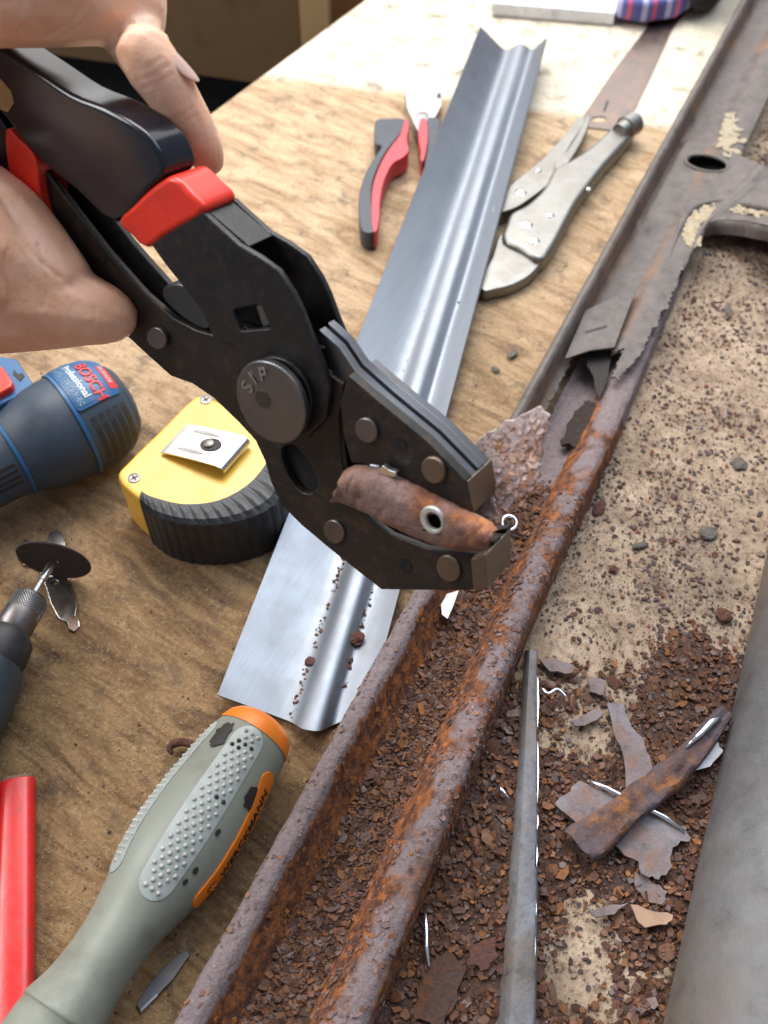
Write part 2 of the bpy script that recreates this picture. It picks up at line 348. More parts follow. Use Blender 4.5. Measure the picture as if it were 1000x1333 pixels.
# ------------------------------------------------------------------ rusty rail frame
def kf(s): return min(max(1.10 - .00085 * s, .92), 1.14)
LOWP = [(-1, 9, .45), (-2, 14, .5), (-1.5, 19, .35), (-.6, 23, .2), (1.2, 25.4, .12), (6.2, 25.2, .15), (8.4, 23, .4), (10, 18, .85), (13, 12, .95), (16, 6.5, .95), (19, 4, .8), (26, 3.2, .7), (33, 4, .7), (36, 6.5, .8), (39, 12, .8), (42, 17.5, .62), (45, 21, .45), (49, 22.4, .38), (53, 22.2, .40), (55.6, 20, .5), (56.6, 14, .6), (57.2, 8, .65), (57.6, 2.5, .7)]
UPP = [(-2, 4, .4), (-1.6, 15, .3), (-.5, 22.5, .2), (1.5, 26.3, .1), (3.5, 26.8, .15), (5.2, 25.5, .45), (6.8, 19, .6), (8.3, 13.2, .6), (10.5, 11.7, .35), (15, 11.5, .2), (21, 11.6, .2), (26, 12.4, .25), (30, 15, .5), (33, 16.8, .4), (38, 17.5, .2), (44, 17.5, .15), (49, 17, .2)]
def interp(prof, sub):
    out = []
    for a, b in zip(prof, prof[1:]):
        for k in range(sub): t = k / sub; out.append(tuple(x + (y - x) * t for x, y in zip(a, b)))
    return out + [prof[-1]]
rail = thing('rusty_frame_rail', 'long rusted sheet metal frame rail with open channel, left of the tan dust', 'metal frame', R(300, 25, 0))
def railmesh(name, prof, s0, s1, ds, keep, mat, k=True, amp=1.0):
    pr = interp(prof, 3); ss = np.arange(s0, s1, ds); P = []; att = []
    for s in ss:
        row = []
        for v, z, t in pr:
            kk = kf(s) if k else 1
            if k and v > 34: z = 3 + (z - 3) * (1 - .55 * min(max((s - 290) / 90, 0), 1))
            if not k and v > 7.5:
                q = min(max((s - 500) / 22, 0), 1) * min(max((622 - s) / 22, 0), 1); q = q * q * (3 - 2 * q); z = z + (17.5 - z) * q * min((v - 7.5) / 5, 1)
            if k and s > 288 and v < 36: t = t - .75 * min((s - 288) / 14, 1); z = z - .10 * min(s - 288, 20) * (1 if v > 12 else 0)
            if k and s > 330 and v >= 36: t = t - .6 * min((s - 330) / 40, 1); v = v - .035 * (s - 330)
            p = R(s, v * kk, z)
            d = amp * (.7 * nz((s, v * 1.5, z), .035, 3) + .45 * nz((s, v, z), .14, 9) + .22 * nz((s, v, z), .42, 5))
            row.append(p + Vector((0, 0, d / 1000)) + RV * (amp * .0005 * nz((s, v, z), .09, 21))); att.append(t)
        P.append(row)
    bm = bmesh.new(); lay = bm.verts.layers.float.new('steel'); V = [[bm.verts.new(p) for p in row] for row in P]
    n = len(pr)
    for i in range(len(ss)):
        for j in range(n): V[i][j][lay] = att[i * n + j]
    for i in range(len(ss) - 1):
        for j in range(n - 1):
            if keep is None or keep(ss[i], pr[j][0], pr[j][1]): bm.faces.new((V[i][j], V[i][j + 1], V[i + 1][j + 1], V[i + 1][j]))
    bmesh.ops.delete(bm, geom=[v for v in bm.verts if not v.link_faces], context='VERTS')
    for _ in range(2):
        nw = {}
        for v in bm.verts:
            if v.is_boundary:
                nb = [e.other_vert(v).co for e in v.link_edges if e.is_boundary]
                if len(nb) == 2 and 240 < toR(v.co)[0] < 520: nw[v] = v.co * .4 + (nb[0] + nb[1]) * .3
        for v, c in nw.items(): v.co = c
    for v in bm.verts:
        if v.is_boundary and -95 < toR(v.co)[0] < 970:
            a_, b_ = toR(v.co)
            if 285.5 < a_ < 620 or (k and a_ > 240): v.co += RU * (random.gauss(0, .0006) + .0011 * nz((a_, b_, 0), .45, 2)) + RV * (random.gauss(0, .0005) + .0008 * nz((a_, b_, 0), .4, 8)) + Vector((0, 0, random.gauss(0, .0004)))
    bmesh.ops.recalc_face_normals(bm, faces=bm.faces)
    up = sum(f.normal.z for f in bm.faces)
    if up < 0: bmesh.ops.reverse_faces(bm, faces=bm.faces)
    o = obj(name, bm, mat, rail, smooth=True); solid(o, .0012); return o
def keep_low(s, v, z):
    j = 7 * nz((s, v, 0), .12, 2) + 3 * nz((s, v, 0), .5, 2)
    if v < 9 and s > 262 + j: return False           # torn left lip
    if 9 <= v < 34 and z > 7 and v < 20 and s > 262 + j: return False
    return s < 420 or (v > 36 and s < 500)
railmesh('lower_channel', LOWP, -110, 504, 1.6, keep_low, RUST)
HOLEC = S(920, 213, .0175)
def keep_up(s, v, z):
    j = 3.2 * nz((s, v, 0), .16, 7) + 2.0 * nz((s, v, 0), .5, 1) + 1.2 * nz((s, v, 0), 1.1, 1)
    if v < 7.5: s0 = 300 + 2.5 * j
    elif v < 12: s0 = 330 + 3 * j
    elif v < 30: s0 = 402
    elif v < 36: s0 = 392 + 2 * j
    else: s0 = 372 + 2.2 * j + max(0, v - 41) * 6
    if s < s0: return False
    hq = R(s + .9, v + .6, 17.5) - HOLEC
    if (hq.x / .0135) ** 2 + ((hq.y + .18 * hq.x) / .0092) ** 2 < 1: return False
    if s < 505 and v > 46.5 + 2.2 * nz((s, 0, 0), .06, 4) + j * .45 - max(0, (450 - s)) * .02: return False
    return True
railmesh('upper_channel', UPP, 285, 980, 1.8, keep_up, PRIMER, False, .6)
slab('folded_patch', px(lambda x, y: S(x, y, .0195), [(762, 404), (796, 388), (830, 373), (815, 412), (800, 452), (768, 456), (735, 467)]), Vector((0, 0, -.0012)), PRIMER, rail, bevel=.0003)
slab('seam_mark', px(lambda x, y: S(x, y, .0198), [(762, 431), (790, 423), (790, 425.5), (762, 433.5)]), Vector((0, 0, -.0005)), INK, rail)
shv = [(738, 552), (748, 535), (757, 528), (764, 522), (774, 524), (780, 538), (792, 540), (790, 556), (776, 572), (760, 585), (744, 580), (730, 572)]
slab('torn_shelf', [S(x, y, .0085 + .002 * nz((x * .05, y * .05, 0), 1, 3)) for x, y in jag(shv, 2.0, 3, 31)], Vector((0, 0, -.002)), DARKCRUST, rail, bevel=.0003)
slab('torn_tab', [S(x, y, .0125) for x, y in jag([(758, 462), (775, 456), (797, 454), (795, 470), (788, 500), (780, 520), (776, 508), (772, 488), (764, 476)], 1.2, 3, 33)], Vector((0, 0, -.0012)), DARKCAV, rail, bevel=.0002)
# cross member
zt = .0178
def fi(x, y):
    z = zt
    for _ in range(8):
        p = S(x, y, z); q = min(max((toR(p)[1] - 50) / 45, 0), 1); z = zt + .015 * q * q * (3 - 2 * q)
    return S(x, y, z)
near = px(fi, [(893, 345), (899, 325), (907, 305), (922, 291), (942, 287), (972, 289), (1010, 296), (1200, 330)])
far = px(fi, [(1200, 285), (1010, 222), (985, 212), (962, 203), (953, 198)])
def resamp(L, n):
    L = catm(L, 6, False); d = [0]
    for a, b in zip(L, L[1:]): d.append(d[-1] + (b - a).length)
    return [L[min(np.searchsorted(d, t * d[-1]), len(L) - 1)] for t in np.linspace(0, 1, n)]
na_, fa_ = resamp(near, 60), resamp(far[::-1], 60)
solid(obj('cross_member', gridbm([[a.lerp(b, u) + Vector((0, 0, .0004 * nz((a.lerp(b, u)) * 60, 1, 2))) for u in np.linspace(0, 1, 26)] for a, b in zip(na_, fa_)]), PRIMER, rail, smooth=True), .0011, 0)
P = []
for k, (dz, out) in enumerate([(0, 0), (-.0012, -.0016), (-.004, -.0024), (-.009, -.0026)]):
    cc = catm(near, 3, False); P.append([p + Vector((0, 0, dz + .0002)) + (RU * out) for p in cc])
solid(obj('skirt_flange', gridbm(P), PRIMER, rail, smooth=True), .0011)
hr_ = [Vector((HOLEC.x + .0135 * math.cos(t), HOLEC.y + .0092 * math.sin(t) - .18 * .0135 * math.cos(t), .0177)) for t in np.linspace(0, 2 * math.pi, 41)]
obj('hole_rim', tubebm(hr_, .0011, 8, cap=False), PRIMER, rail, True)
slab('hole_shade_plate', [R(520, 14, 9), R(615, 14, 9), R(615, 46, 9), R(520, 46, 9)], Vector((0, 0, -.001)), DARKCAV, rail)  # near-black plate added below the oval hole as its shade
fw_ = catm(far[::-1], 2, False); solid(obj('light_block_web', gridbm([[p + Vector((0, 0, -.0005)) for p in fw_], [Vector((p.x, p.y, .0012)) for p in fw_]]), DARKCAV, rail), .001)  # added dark web, blocks light so the hollow under the member stays dark
bead = px(lambda x, y: fi(x, y) - Vector((0, 0, .0008)), [(868, 345), (878, 315), (888, 290), (903, 270), (928, 262), (960, 264), (1010, 272), (1200, 305)])
obj('pressed_bead', tubebm(catm(bead, 4, False), [min(.0024, .0004 + .00022 * k) for k in range(len(bead) * 4 - 3)], 10), PRIMER, rail, True)
bm = bmesh.new()
for k in range(330):                              # crusty dried sealant by the inner corner and on the channel
    t = random.random()
    if k < 230:
        c0 = catm(px(fi, [(900, 312), (903, 290), (918, 277), (945, 272), (975, 276), (1000, 280)]), 8, False); p = c0[int(min(t ** 1.4, .99) * len(c0))] + Vector((random.gauss(0, .0016), random.gauss(0, .0025), 0)); r = random.uniform(.0014, .0038)
    else:
        p = S(random.gauss(949, 8), random.gauss(175, 15), zt); r = random.uniform(.0012, .0036)
        if toR(p)[1] > 47 or toR(p)[1] < 30: continue
    bmesh.ops.create_icosphere(bm, subdivisions=1, radius=r, matrix=Matrix.Translation(p + Vector((0, 0, .0002))) @ Matrix.Rotation(random.random() * 3, 4, 'Z') @ Matrix.Diagonal((1.3, .8, .16, 1)))
tag(obj('sealant_crust', bm, CRUST, rail), kind='stuff')
# grey rail on the right
ga, gb = S(868, 1333, .004), S(1003, 715, .004); gu = (gb - ga).normalized(); gv = Vector((gu.y, -gu.x, 0))
prof = [(0, 1), (.8, 8), (3, 16), (8, 24), (16, 31), (28, 36), (45, 39), (70, 40), (90, 38), (100, 30), (104, 3)]
P = [[ga + gu * s + gv * (v / 1000) + Vector((0, 0, z / 1000 + .0007 * nz((s * 30, v * .1, 0), 1) + .0008 * nz((s * 11, v * .05, 0), 1, 6))) for v, z in [(a.x, a.y) for a in catm([Vector((v, z, 0)) for v, z in prof], 4, False)]] for s in np.linspace(-.12, .5, 60)]
go = obj('grey_rail', gridbm(P), GREYMET, smooth=True); solid(go, .0014)
tag(go, 'wide rounded grey metal rail along the lower right edge of the photo', 'metal rail')
# ------------------------------------------------------------------ loose rust
def flakes(name, pts, sizes, mat, parent=None, tilt=.5, thick=.15, nrm=None):
    vs = []; fs = []
    for fi_, (p, sz) in enumerate(zip(pts, sizes)):
        n = random.choice((4, 5, 5, 6)); a0 = random.random() * 6.28; el = random.uniform(.55, 1)
        q = Matrix.Rotation(random.random() * 6.28, 3, 'Z') @ Matrix.Rotation(random.gauss(0, tilt), 3, 'X') @ Matrix.Rotation(random.gauss(0, tilt), 3, 'Y')
        if nrm: q = Vector((0, 0, 1)).rotation_difference(nrm[fi_]).to_matrix() @ q
        b = len(vs); h = min(sz, .0025) * thick * random.uniform(.5, 1.4)
        ring = [Vector((math.cos(a0 + 6.283 * k / n) * sz * .5 * random.uniform(.7, 1.2), math.sin(a0 + 6.283 * k / n) * sz * .5 * el * random.uniform(.7, 1.2), 0)) for k in range(n)]
        vs += [p + q @ (r + Vector((0, 0, h / 2))) for r in ring] + [p + q @ (r * 1.05 - Vector((0, 0, h / 2))) for r in ring]
        fs.append(tuple(range(b, b + n))); fs.append(tuple(range(b + 2 * n - 1, b + n - 1, -1)))
        fs += [(b + k, b + n + k, b + n + (k + 1) % n, b + (k + 1) % n) for k in range(n)]
    me = bpy.data.meshes.new(name); me.from_pydata([tuple(v) for v in vs], [], fs); me.update()
    return obj(name, me, mat, parent)
CRUSTA = flakemat('rail_scale', [(.08, .034, .022), (.22, .155, .15), (.14, .07, .052), (.27, .205, .20), (.34, .125, .04), (.17, .10, .09), (.24, .18, .18), (.20, .09, .045), (.25, .18, .175)])
CRUSTB = flakemat('wall_scale', [(.10, .04, .02), (.22, .09, .035), (.42, .16, .04), (.15, .07, .04), (.30, .12, .04), (.08, .035, .025)])
prl_ = interp(LOWP, 3)
def scale(name, lo, hi, n, mat, mx):
    pts, sz, nn = [], [], []
    J = [j for j in range(1, len(prl_) - 1) if lo <= prl_[j][0] <= hi]
    while len(pts) < n:
        j = random.choice(J); s = random.uniform(-100, 285); v, z, _ = prl_[j]
        if nz((s, v, z), .07, 11) + .4 * nz((s, v, z), .25, 3) < random.uniform(-.5, .5): continue
        a, b = prl_[j - 1], prl_[j + 1]; t = RV * (b[0] - a[0]) + Vector((0, 0, b[1] - a[1])); nv = RU.cross(t).normalized(); nv = nv if nv.z > -.05 else -nv
        d = .7 * nz((s, v * 1.5, z), .035, 3) + .45 * nz((s, v, z), .14, 9) + .22 * nz((s, v, z), .42, 5)
        pts.append(R(s, v * kf(s) + random.gauss(0, .3), z + d) + nv * .00015); sz.append(min(abs(random.gauss(.0010, .0012)) + .0006, mx)); nn.append(nv)
    tag(flakes(name, pts, sz, mat, rail, .14, .12, nn), kind='stuff')
scale('rust_scale', 35, 57, 1700, CRUSTA, .0040); scale('rust_scale', -2, 8, 500, CRUSTA, .0028); scale('rust_scale', 8, 19, 700, CRUSTB, .0030)
def hz(s, v): return 5.6 + 1.6 * nz((s, v, 0), .06, 4) + 1.0 * nz((s, v, 0), .2, 4) + .12 * max(0, abs(v - 27) - 5)
P = [[R(s, v * kf(s), hz(s, v)) for v in np.linspace(15, 38, 34)] for s in np.arange(-100, 292, 2.2)]
hb = obj('channel_rust_heap', gridbm(P), DUSTH, smooth=True); tag(hb, 'bed of crumbled rust filling the open channel of the rail', 'rust', kind='stuff')
pts = []; sz = []
for k in range(7500):
    s = random.uniform(-100, 300 - abs(random.gauss(0, 14))); v = random.uniform(16, 37); pts.append(R(s, v * kf(s), hz(s, v) + random.uniform(-.2, .9))); sz.append(min(abs(random.gauss(.0014, .0013)) + .0008 + (.0025 if random.random() < .06 else 0), .0075))
for k in range(6000):
    s = random.uniform(-100, 290); v = random.uniform(15, 38); pts.append(R(s, v * kf(s), hz(s, v) + random.uniform(0, .5))); sz.append(random.uniform(.0004, .0011))
tag(flakes('channel_rust_flakes', pts, sz, FLAKE, None, .45), 'loose brown rust flakes lying in the open channel of the rail', 'rust', kind='stuff')
# heap on the bench right of the rail
blobs = [(770, 960, 48, -1), (800, 900, 50, -.5), (755, 1190, 42, -1.0), (740, 1275, 55, -1.1), (720, 800, 90, -.8), (830, 720, 110, -.8), (900, 870, 70, .9), (840, 1100, 120, .5), (640, 1150, 120, .6), (760, 880, 60, .5), (620, 1300, 110, .5), (900, 1000, 60, .5), (760, 1050, 70, .6), (900, 650, 80, -.3), (700, 700, 40, .1)]
BL = [(S(x, y), r / 2900 if y > 900 else r / 2600, a) for x, y, r, a in blobs]
def dens(p):
    yy = (-.055 - p.y) / .05; d = -.75 + 1.05 * min(max(yy, 0), 1)
    for c, r, a in BL: d += a * math.exp(-((p.x - c.x) ** 2 + (p.y - c.y) ** 2) / (r * r))
    return d + .45 * nz(p, 45, 3) + .3 * nz(p, 120, 8)
def inright(p):
    s, v = toR(p); g = (p - ga).dot(gv)
    return v > 54 * kf(s) and g < .004
P = []
for s in np.arange(-100, 330, 2.4):
    row = []
    for v in np.arange(40, 200, 2.4):
        p = R(s, v); d = dens(p); row.append(R(s, v, -.6 + 3.0 * min(max(d + .35, 0), 1.1) + .9 * nz((s, v, 0), .25) + .6 * nz((s, v, 0), .6)))
    P.append(row)
hb = obj('bench_rust_heap', gridbm(P), DUSTH, smooth=True); tag(hb, 'patchy crust of crumbled rust spread over the tan dust, lower right', 'rust', kind='stuff')
def hzb(p): d = dens(p); return max(.0011, (-.6 + 3.0 * min(max(d + .35, 0), 1.1)) / 1000 + .0003)
pts = []; sz = []
while len(pts) < 9000:
    p = R(random.uniform(-100, 330), random.uniform(50, 190))
    if not inright(p) or dens(p) < random.uniform(-.35, .3): continue
    pts.append(Vector((p.x, p.y, hzb(p) + random.uniform(0, .0012)))); sz.append(min(abs(random.gauss(.0014, .0013)) + .0008 + (.0025 if random.random() < .06 else 0), .0075))
while len(pts) < 17000:
    p = R(random.uniform(-100, 330), random.uniform(50, 190))
    if not inright(p) or dens(p) < random.uniform(-.6, .3): continue
    pts.append(Vector((p.x, p.y, hzb(p) + random.uniform(0, .0006)))); sz.append(random.uniform(.0004, .0011))
tag(flakes('bench_rust_flakes', pts, sz, FLAKE, None, .4), 'loose brown rust flakes heaped on the bench between rail and grey rail', 'rust', kind='stuff')
pts = []; sz = []
while len(pts) < 7500:
    s = random.uniform(80, 760); p = R(s, 52 + 150 * random.random())
    if not inright(p): continue
    if 1.3 * nz(p, 24, 5) + .8 * nz(p, 80, 1) + (.15 if s < 330 else .25) < random.uniform(-.5, .9): continue
    pts.append(Vector((p.x, p.y, .0013))); sz.append(min(abs(random.gauss(.0006, .0010)) + .0004 + (.002 if random.random() < .03 else 0), .0055))
while len(pts) < 19000:
    s = random.uniform(80, 760); p = R(s, 52 + 150 * random.random() ** 1.2)
    if not inright(p) or 1.2 * nz(p, 17, 9) + .8 * nz(p, 60, 2) < random.uniform(-.5, .8): continue
    pts.append(Vector((p.x, p.y, .0011))); sz.append(random.uniform(.0003, .0008))
tag(flakes('scattered_dark_crumbs', pts, sz, FLAKEDK, None, .25), 'small dark crumbs scattered thinly over the tan dust', 'rust', kind='stuff')
pts = []; sz = []
while len(pts) < 420:
    x, y = random.uniform(0, 760), random.uniform(320, 1320); p = S(x, y); s, v = toR(p)
    if v > -3: continue
    pts.append(Vector((p.x, p.y, .0003))); sz.append(abs(random.gauss(.0005, .0005)) + .0003)
tag(flakes('bench_crumbs', pts, sz, FLAKEDK, None, .2), 'tiny dark crumbs on the bare bench wood left of the rail', 'rust', kind='stuff')
pts = []; sz = []
while len(pts) < 5500:
    x, y = random.uniform(0, 520), random.uniform(420, 1330); p = S(x, y)
    if toR(p)[1] > -4 or nz(p, 28, 3) + .6 * nz(p, 90, 7) < random.uniform(-.4, .6): continue
    pts.append(Vector((p.x, p.y, .0002))); sz.append(random.uniform(.00025, .0008))
tag(flakes('bench_sawdust', pts, sz, flakemat('sawdust', [(.40, .29, .15), (.52, .40, .23), (.30, .20, .10), (.60, .49, .32), (.22, .14, .07)]), None, .3, .4), 'pale sawdust specks on the bare bench wood at left', 'sawdust', kind='stuff')
def lump(name, x, y, r, mat, label, z=.0012, flat=.6, el=1.0, seed=0, cat='rust lump'):
    bm = bmesh.new(); bmesh.ops.create_icosphere(bm, subdivisions=3, radius=1)
    a = seed * 1.3; c = S(x, y, z)
    for v in bm.verts:
        d = 1 + .35 * nz(v.co, 1.3, seed) + .18 * nz(v.co, 3.1, seed); q = v.co * d; q = Vector((q.x * el, q.y, q.z * flat))
        v.co = c + Matrix.Rotation(a, 3, 'Z') @ (q * r) + Vector((0, 0, r * flat * .7))
    return tag(obj(name, bm, mat), label, cat)
LUMPR = rustmat('lump_rust', ((.03, .012, .010), (.12, .04, .022), (.24, .08, .03), (.13, .06, .05)), 400, 1)
LUMPG = rustmat('lump_grey', ((.05, .04, .035), (.12, .095, .08), (.15, .11, .08), (.16, .15, .13)), 300, 1)
lump('rust_lump', 942, 803, .0038, LUMPR, 'round red-brown rust lump on tan dust left of the grey rail top', seed=1)
lump('rust_lump', 921, 695, .0042, LUMPG, 'flat grey-green crumb on tan dust at the right, above the red lump', flat=.35, seed=2)
lump('wood_crumb', 833, 711, .0018, LUMPG, 'short dark stick-shaped crumb lying on the tan dust', el=2.3, seed=5, cat='crumb')
lump('rust_lump', 798, 742, .0021, LUMPR, 'small orange rust crumb on tan dust beside the rail ridge', seed=4)
lump('rust_lump', 948, 405, .0020, LUMPG, 'black elongated crumb on the dust below the cross member', el=2.6, flat=.5, seed=6)
lump('rust_lump', 962, 605, .0040, LUMPG, 'flat slate-coloured flake on tan dust by the right photo edge', flat=.3, seed=7)
lump('rust_lump', 780, 662, .0030, LUMPR, 'flat rust flake on tan dust closest to the ridge middle', flat=.3, el=1.6, seed=8)
lump('rust_chip', 667, 462, .0022, LUMPG, 'dark pointed chip on bare wood between steel profile and rail', flat=.35, el=1.9, seed=3, cat='chip')
lump('rust_chip', 645, 481, .0016, LUMPG, 'small dark oval chip on bare wood right of the steel profile', flat=.4, el=1.6, seed=9, cat='chip')
# ------------------------------------------------------------------ new steel profile
prl = thing('steel_profile', 'freshly bent shiny sheet steel profile with a rib along its middle', 'sheet metal', S(480, 500))
zs = [.026, .0042, .0092, .0096, .0044, .021]
nr = [(283, 905), (380, 940), (394, 950), (414, 953), (432, 944), (478, 930)]
fr = [(625, 35), (659, 69), (674, 58), (682, 58), (693, 67), (712, 50)]
A_ = [S(x, y, z) for (x, y), z in zip(nr, [.010, .0016, .0085, .0088, .0016, .0050])]; B_ = [S(x, y, z) for (x, y), z in zip(fr, zs)]
def sect(L):
    out = []
    for i in range(len(L) - 1):
        for k in range(6 if i in (0, 4) else 4): out.append(L[i].lerp(L[i + 1], k / (6 if i in (0, 4) else 4)))
    out.append(L[-1])
    for _ in range(2): out = [out[0]] + [out[i - 1] * .22 + out[i] * .56 + out[i + 1] * .22 for i in range(1, len(out) - 1)] + [out[-1]]
    return out
P = []
for t in np.linspace(0, 1, 60):
    P.append([a.lerp(b, t) + Vector((0, 0, .0004 * nz((t * 8, i * .3, 0), 1, 3))) for i, (a, b) in enumerate(zip(sect(A_), sect(B_)))])
solid(obj('ribbed_sheet', gridbm(P), SHEET, prl, smooth=True), .0011, 0)
pts = []; sz = []
for t0, t1, i, n in ((0, .16, 1, 150), (.03, .20, 4, 120), (.22, .5, 4, 14), (.3, .6, 1, 8)):
    for k in range(n):
        t = random.uniform(t0, t1); p = A_[i].lerp(B_[i], t); pts.append(p + Vector((random.gauss(0, .0007), random.gauss(0, .0007), random.uniform(.0008, .0022)))); sz.append(random.uniform(.0006, .0022) * (1 if n > 20 else .6))
tag(flakes('profile_rust_crumbs', pts, sz, FLAKE, None, .6, .7), 'rust crumbs lined up in the grooves of the shiny steel profile', 'rust', kind='stuff')
for (i, t, r, lb) in ((1, .052, .0024, 'largest brown rust lump in the left groove of the steel profile'), (4, .075, .0036, 'brown rust lump on the near right groove of the steel profile')):
    p = A_[i].lerp(B_[i], t); o = lump('rust_lump', 0, 0, r, LUMPR, lb, seed=i + 11); o.location = p + Vector((0, 0, .0012))
# ------------------------------------------------------------------ tape measure
th = .034
tm = thing('tape_measure', 'yellow tape measure with black ribbed rubber edge, lying clip side up', 'tape measure', S(262, 640))
ol = px(lambda x, y: S(x, y, th), [(150, 622), (166, 598), (205, 560), (248, 518), (266, 513), (300, 527), (345, 552), (372, 590), (373, 625), (352, 652), (305, 672), (250, 676), (210, 668), (183, 654)])
ctr = sum(ol, Vector()) / len(ol)
slab('case', catm([p + (ctr - p) * .03 for p in ol], 4), Vector((0, 0, -th + .0005)), YELLOW, tm, bevel=.0022, seg=3)
bi = catm(px(lambda x, y: S(x, y, th), [(184, 640), (200, 648), (240, 657), (285, 652), (325, 630), (352, 597)]), 10, False)
bo = catm(px(lambda x, y: S(x, y, th), [(181, 652), (206, 671), (250, 681), (305, 677), (355, 656), (379, 615)]), 10, False)
P = []
for k, (a, b) in enumerate(zip(bi, bo)):
    rib = -.00045 if k % 3 == 0 else .0001
    out = (b - a).normalized(); out.z = 0
    b2 = b + out * rib; row = [a + Vector((0, 0, -.003)), a + Vector((0, 0, .0006 + max(rib, 0) * .6)), a.lerp(b2, .5) + Vector((0, 0, .0011 + rib)), a.lerp(b2, .8) + Vector((0, 0, .0006 + rib)), b2 + Vector((0, 0, -.0016)), b2 + out * .0006 + Vector((0, 0, -.005))]
    for zz in (.015, .026, .0335): row.append(b2 + out * .0008 + Vector((0, 0, -zz)))
    P.append(row)
bmg = gridbm(P)
for r_ in (P[0], P[-1]):
    vv = [bmg.verts.new(p) for p in r_] + [bmg.verts.new(Vector((r_[0].x, r_[0].y, r_[-1].z)))]; bmg.faces.new(vv)
bmesh.ops.remove_doubles(bmg, verts=bmg.verts, dist=1e-6); bmesh.ops.recalc_face_normals(bmg, faces=bmg.faces)
obj('rubber_bumper', bmg, RUBBER, tm)
# belt clip
ca, cb, cc_, cd_ = S(209, 590, th + .0012), S(243, 553, th + .0012), S(322, 571, th + .006), S(288, 610, th + .006)
P = []
for t, dz in ((0, 0), (.12, .0009), (.3, .0012), (.6, .0012), (.9, .0010), (.97, .0004), (1.02, -.0008), (1.03, -.003), (.99, -.0048)):
    a = ca.lerp(cd_, t); b = cb.lerp(cc_, t); P.append([a.lerp(b, u) + Vector((0, 0, dz)) for u in (0, .06, .5, .94, 1)])
clip = obj('belt_clip', gridbm(P), CHROME, tm, smooth=True); solid(clip, .0009, 0)
hc = ca.lerp(cc_, .64) ; hu = (cd_ - ca).normalized(); hv = (cb - ca).normalized(); hn = hu.cross(hv); hn = hn if hn.z > 0 else -hn
hc = ca.lerp(cd_, .62).lerp(cb.lerp(cc_, .62), .52) + Vector((0, 0, .0014))
slab('clip_hole', [hc + hn * .0004 + hu * (.0055 * math.cos(t)) + hv * (.0042 * math.sin(t)) for t in np.linspace(0, 6.283, 20)[:-1]], hn * .0003, INK, clip)
obj('clip_screw', lathe(hc + hu * -.001 + hn * .0006, hn, [(0, .0026), (.0008, .0026), (.0013, .0018), (.0013, 0)], 16), NICKEL, clip, 40)
for s_ in (.22, .82):
    a = ca.lerp(cd_, .42).lerp(cb.lerp(cc_, .42), s_) + Vector((0, 0, .0014)); slab('pressed_slot', [a + hu * (.0075 * math.cos(t)) + hv * (.0011 * math.sin(t)) for t in np.linspace(0, 6.283, 16)[:-1]], hn * .0005, NICKEL, clip, bevel=.0002)
for x, y in ((175, 623), (268, 521)):
    c = S(x, y, th - .0003); sc = obj('case_screw', lathe(c, Vector((0, 0, 1)), [(0, .0030), (.0008, .0030), (.0009, .0024), (.0006, .0022), (.0006, 0)], 20), NICKEL, tm, 40)
    bmx = bmesh.new()
    for q in (.6, .6 + math.pi / 2): bmesh.ops.create_cube(bmx, size=1, matrix=Matrix.Translation(c + Vector((0, 0, .00065))) @ Matrix.Rotation(q, 4, 'Z') @ Matrix.Diagonal((.0034, .0007, .0002, 1)))
    obj('cross_slot', bmx, INK, sc)
# ------------------------------------------------------------------ screwdriver
sd0, sd1 = S(336, 952, .0208), S(70, 1340, .0208); SL = (sd1 - sd0).length; sa = (sd1 - sd0).normalized(); sb = Vector((-sa.y, sa.x, 0)); sb = sb if sb.x > 0 else -sb
SPR = [(-.05, 0), (-.048, 5), (-.042, 9), (-.03, 12.2), (-.01, 14.6), (.02, 16), (.06, 17), (.15, 18.5), (.3, 20.2), (.42, 20.4), (.52, 19.0), (.60, 16.6), (.67, 14.2), (.74, 12.9), (.82, 12.8), (.89, 13.8), (.94, 15.6), (.965, 16.4), (.972, 15.6), (1.0, 16.2), (1.06, 16.2), (1.12, 14), (1.14, 8), (1.145, 0)]
ts = [a for a, _ in SPR]; rs = [b for _, b in SPR]
def srad(t): return float(np.interp(t, ts, rs)) / 1000
def smsr(t): return sum(srad(t + d) for d in (-.03, -.015, 0, .015, .03)) / 5 if .02 < t < .93 else srad(t)
def H(t, th_, off=0.0):
    r = smsr(t) * (1 + (.025 + .04 * math.exp(-((t - .76) / .11) ** 2)) * math.cos(3 * (th_ - .33))) + off
    return sd0 + sa * (t * SL) + Vector((0, 0, math.cos(th_) * r)) + sb * (math.sin(th_) * r)
sdv = thing('screwdriver', 'screwdriver with dotted grey-green handle and orange butt cap, by the rusty rail', 'screwdriver', S(210, 1120))
def sring(name, tl, mat, off=0.0):
    bm = gridbm([[H(t, a, off) for a in np.linspace(0, 2 * math.pi, 61)] for t in tl]); bmesh.ops.remove_doubles(bm, verts=bm.verts, dist=1e-7); bmesh.ops.recalc_face_normals(bm, faces=bm.faces); return obj(name, bm, mat, sdv, 60)
handle = sring('handle', list(np.linspace(.03, .955, 60)) + [.965, .9655, .972, 1.0, 1.03, 1.06, 1.09, 1.12, 1.13, 1.14, 1.145], GREYGREEN)
sring('butt_cap', [-.05, -.049, -.047, -.044, -.038, -.03, -.02, -.01, 0, .01, .02, .028, .032], ORANGE, .0003)
def HS(x, y, off): return H(x / SL, y / .018, off)
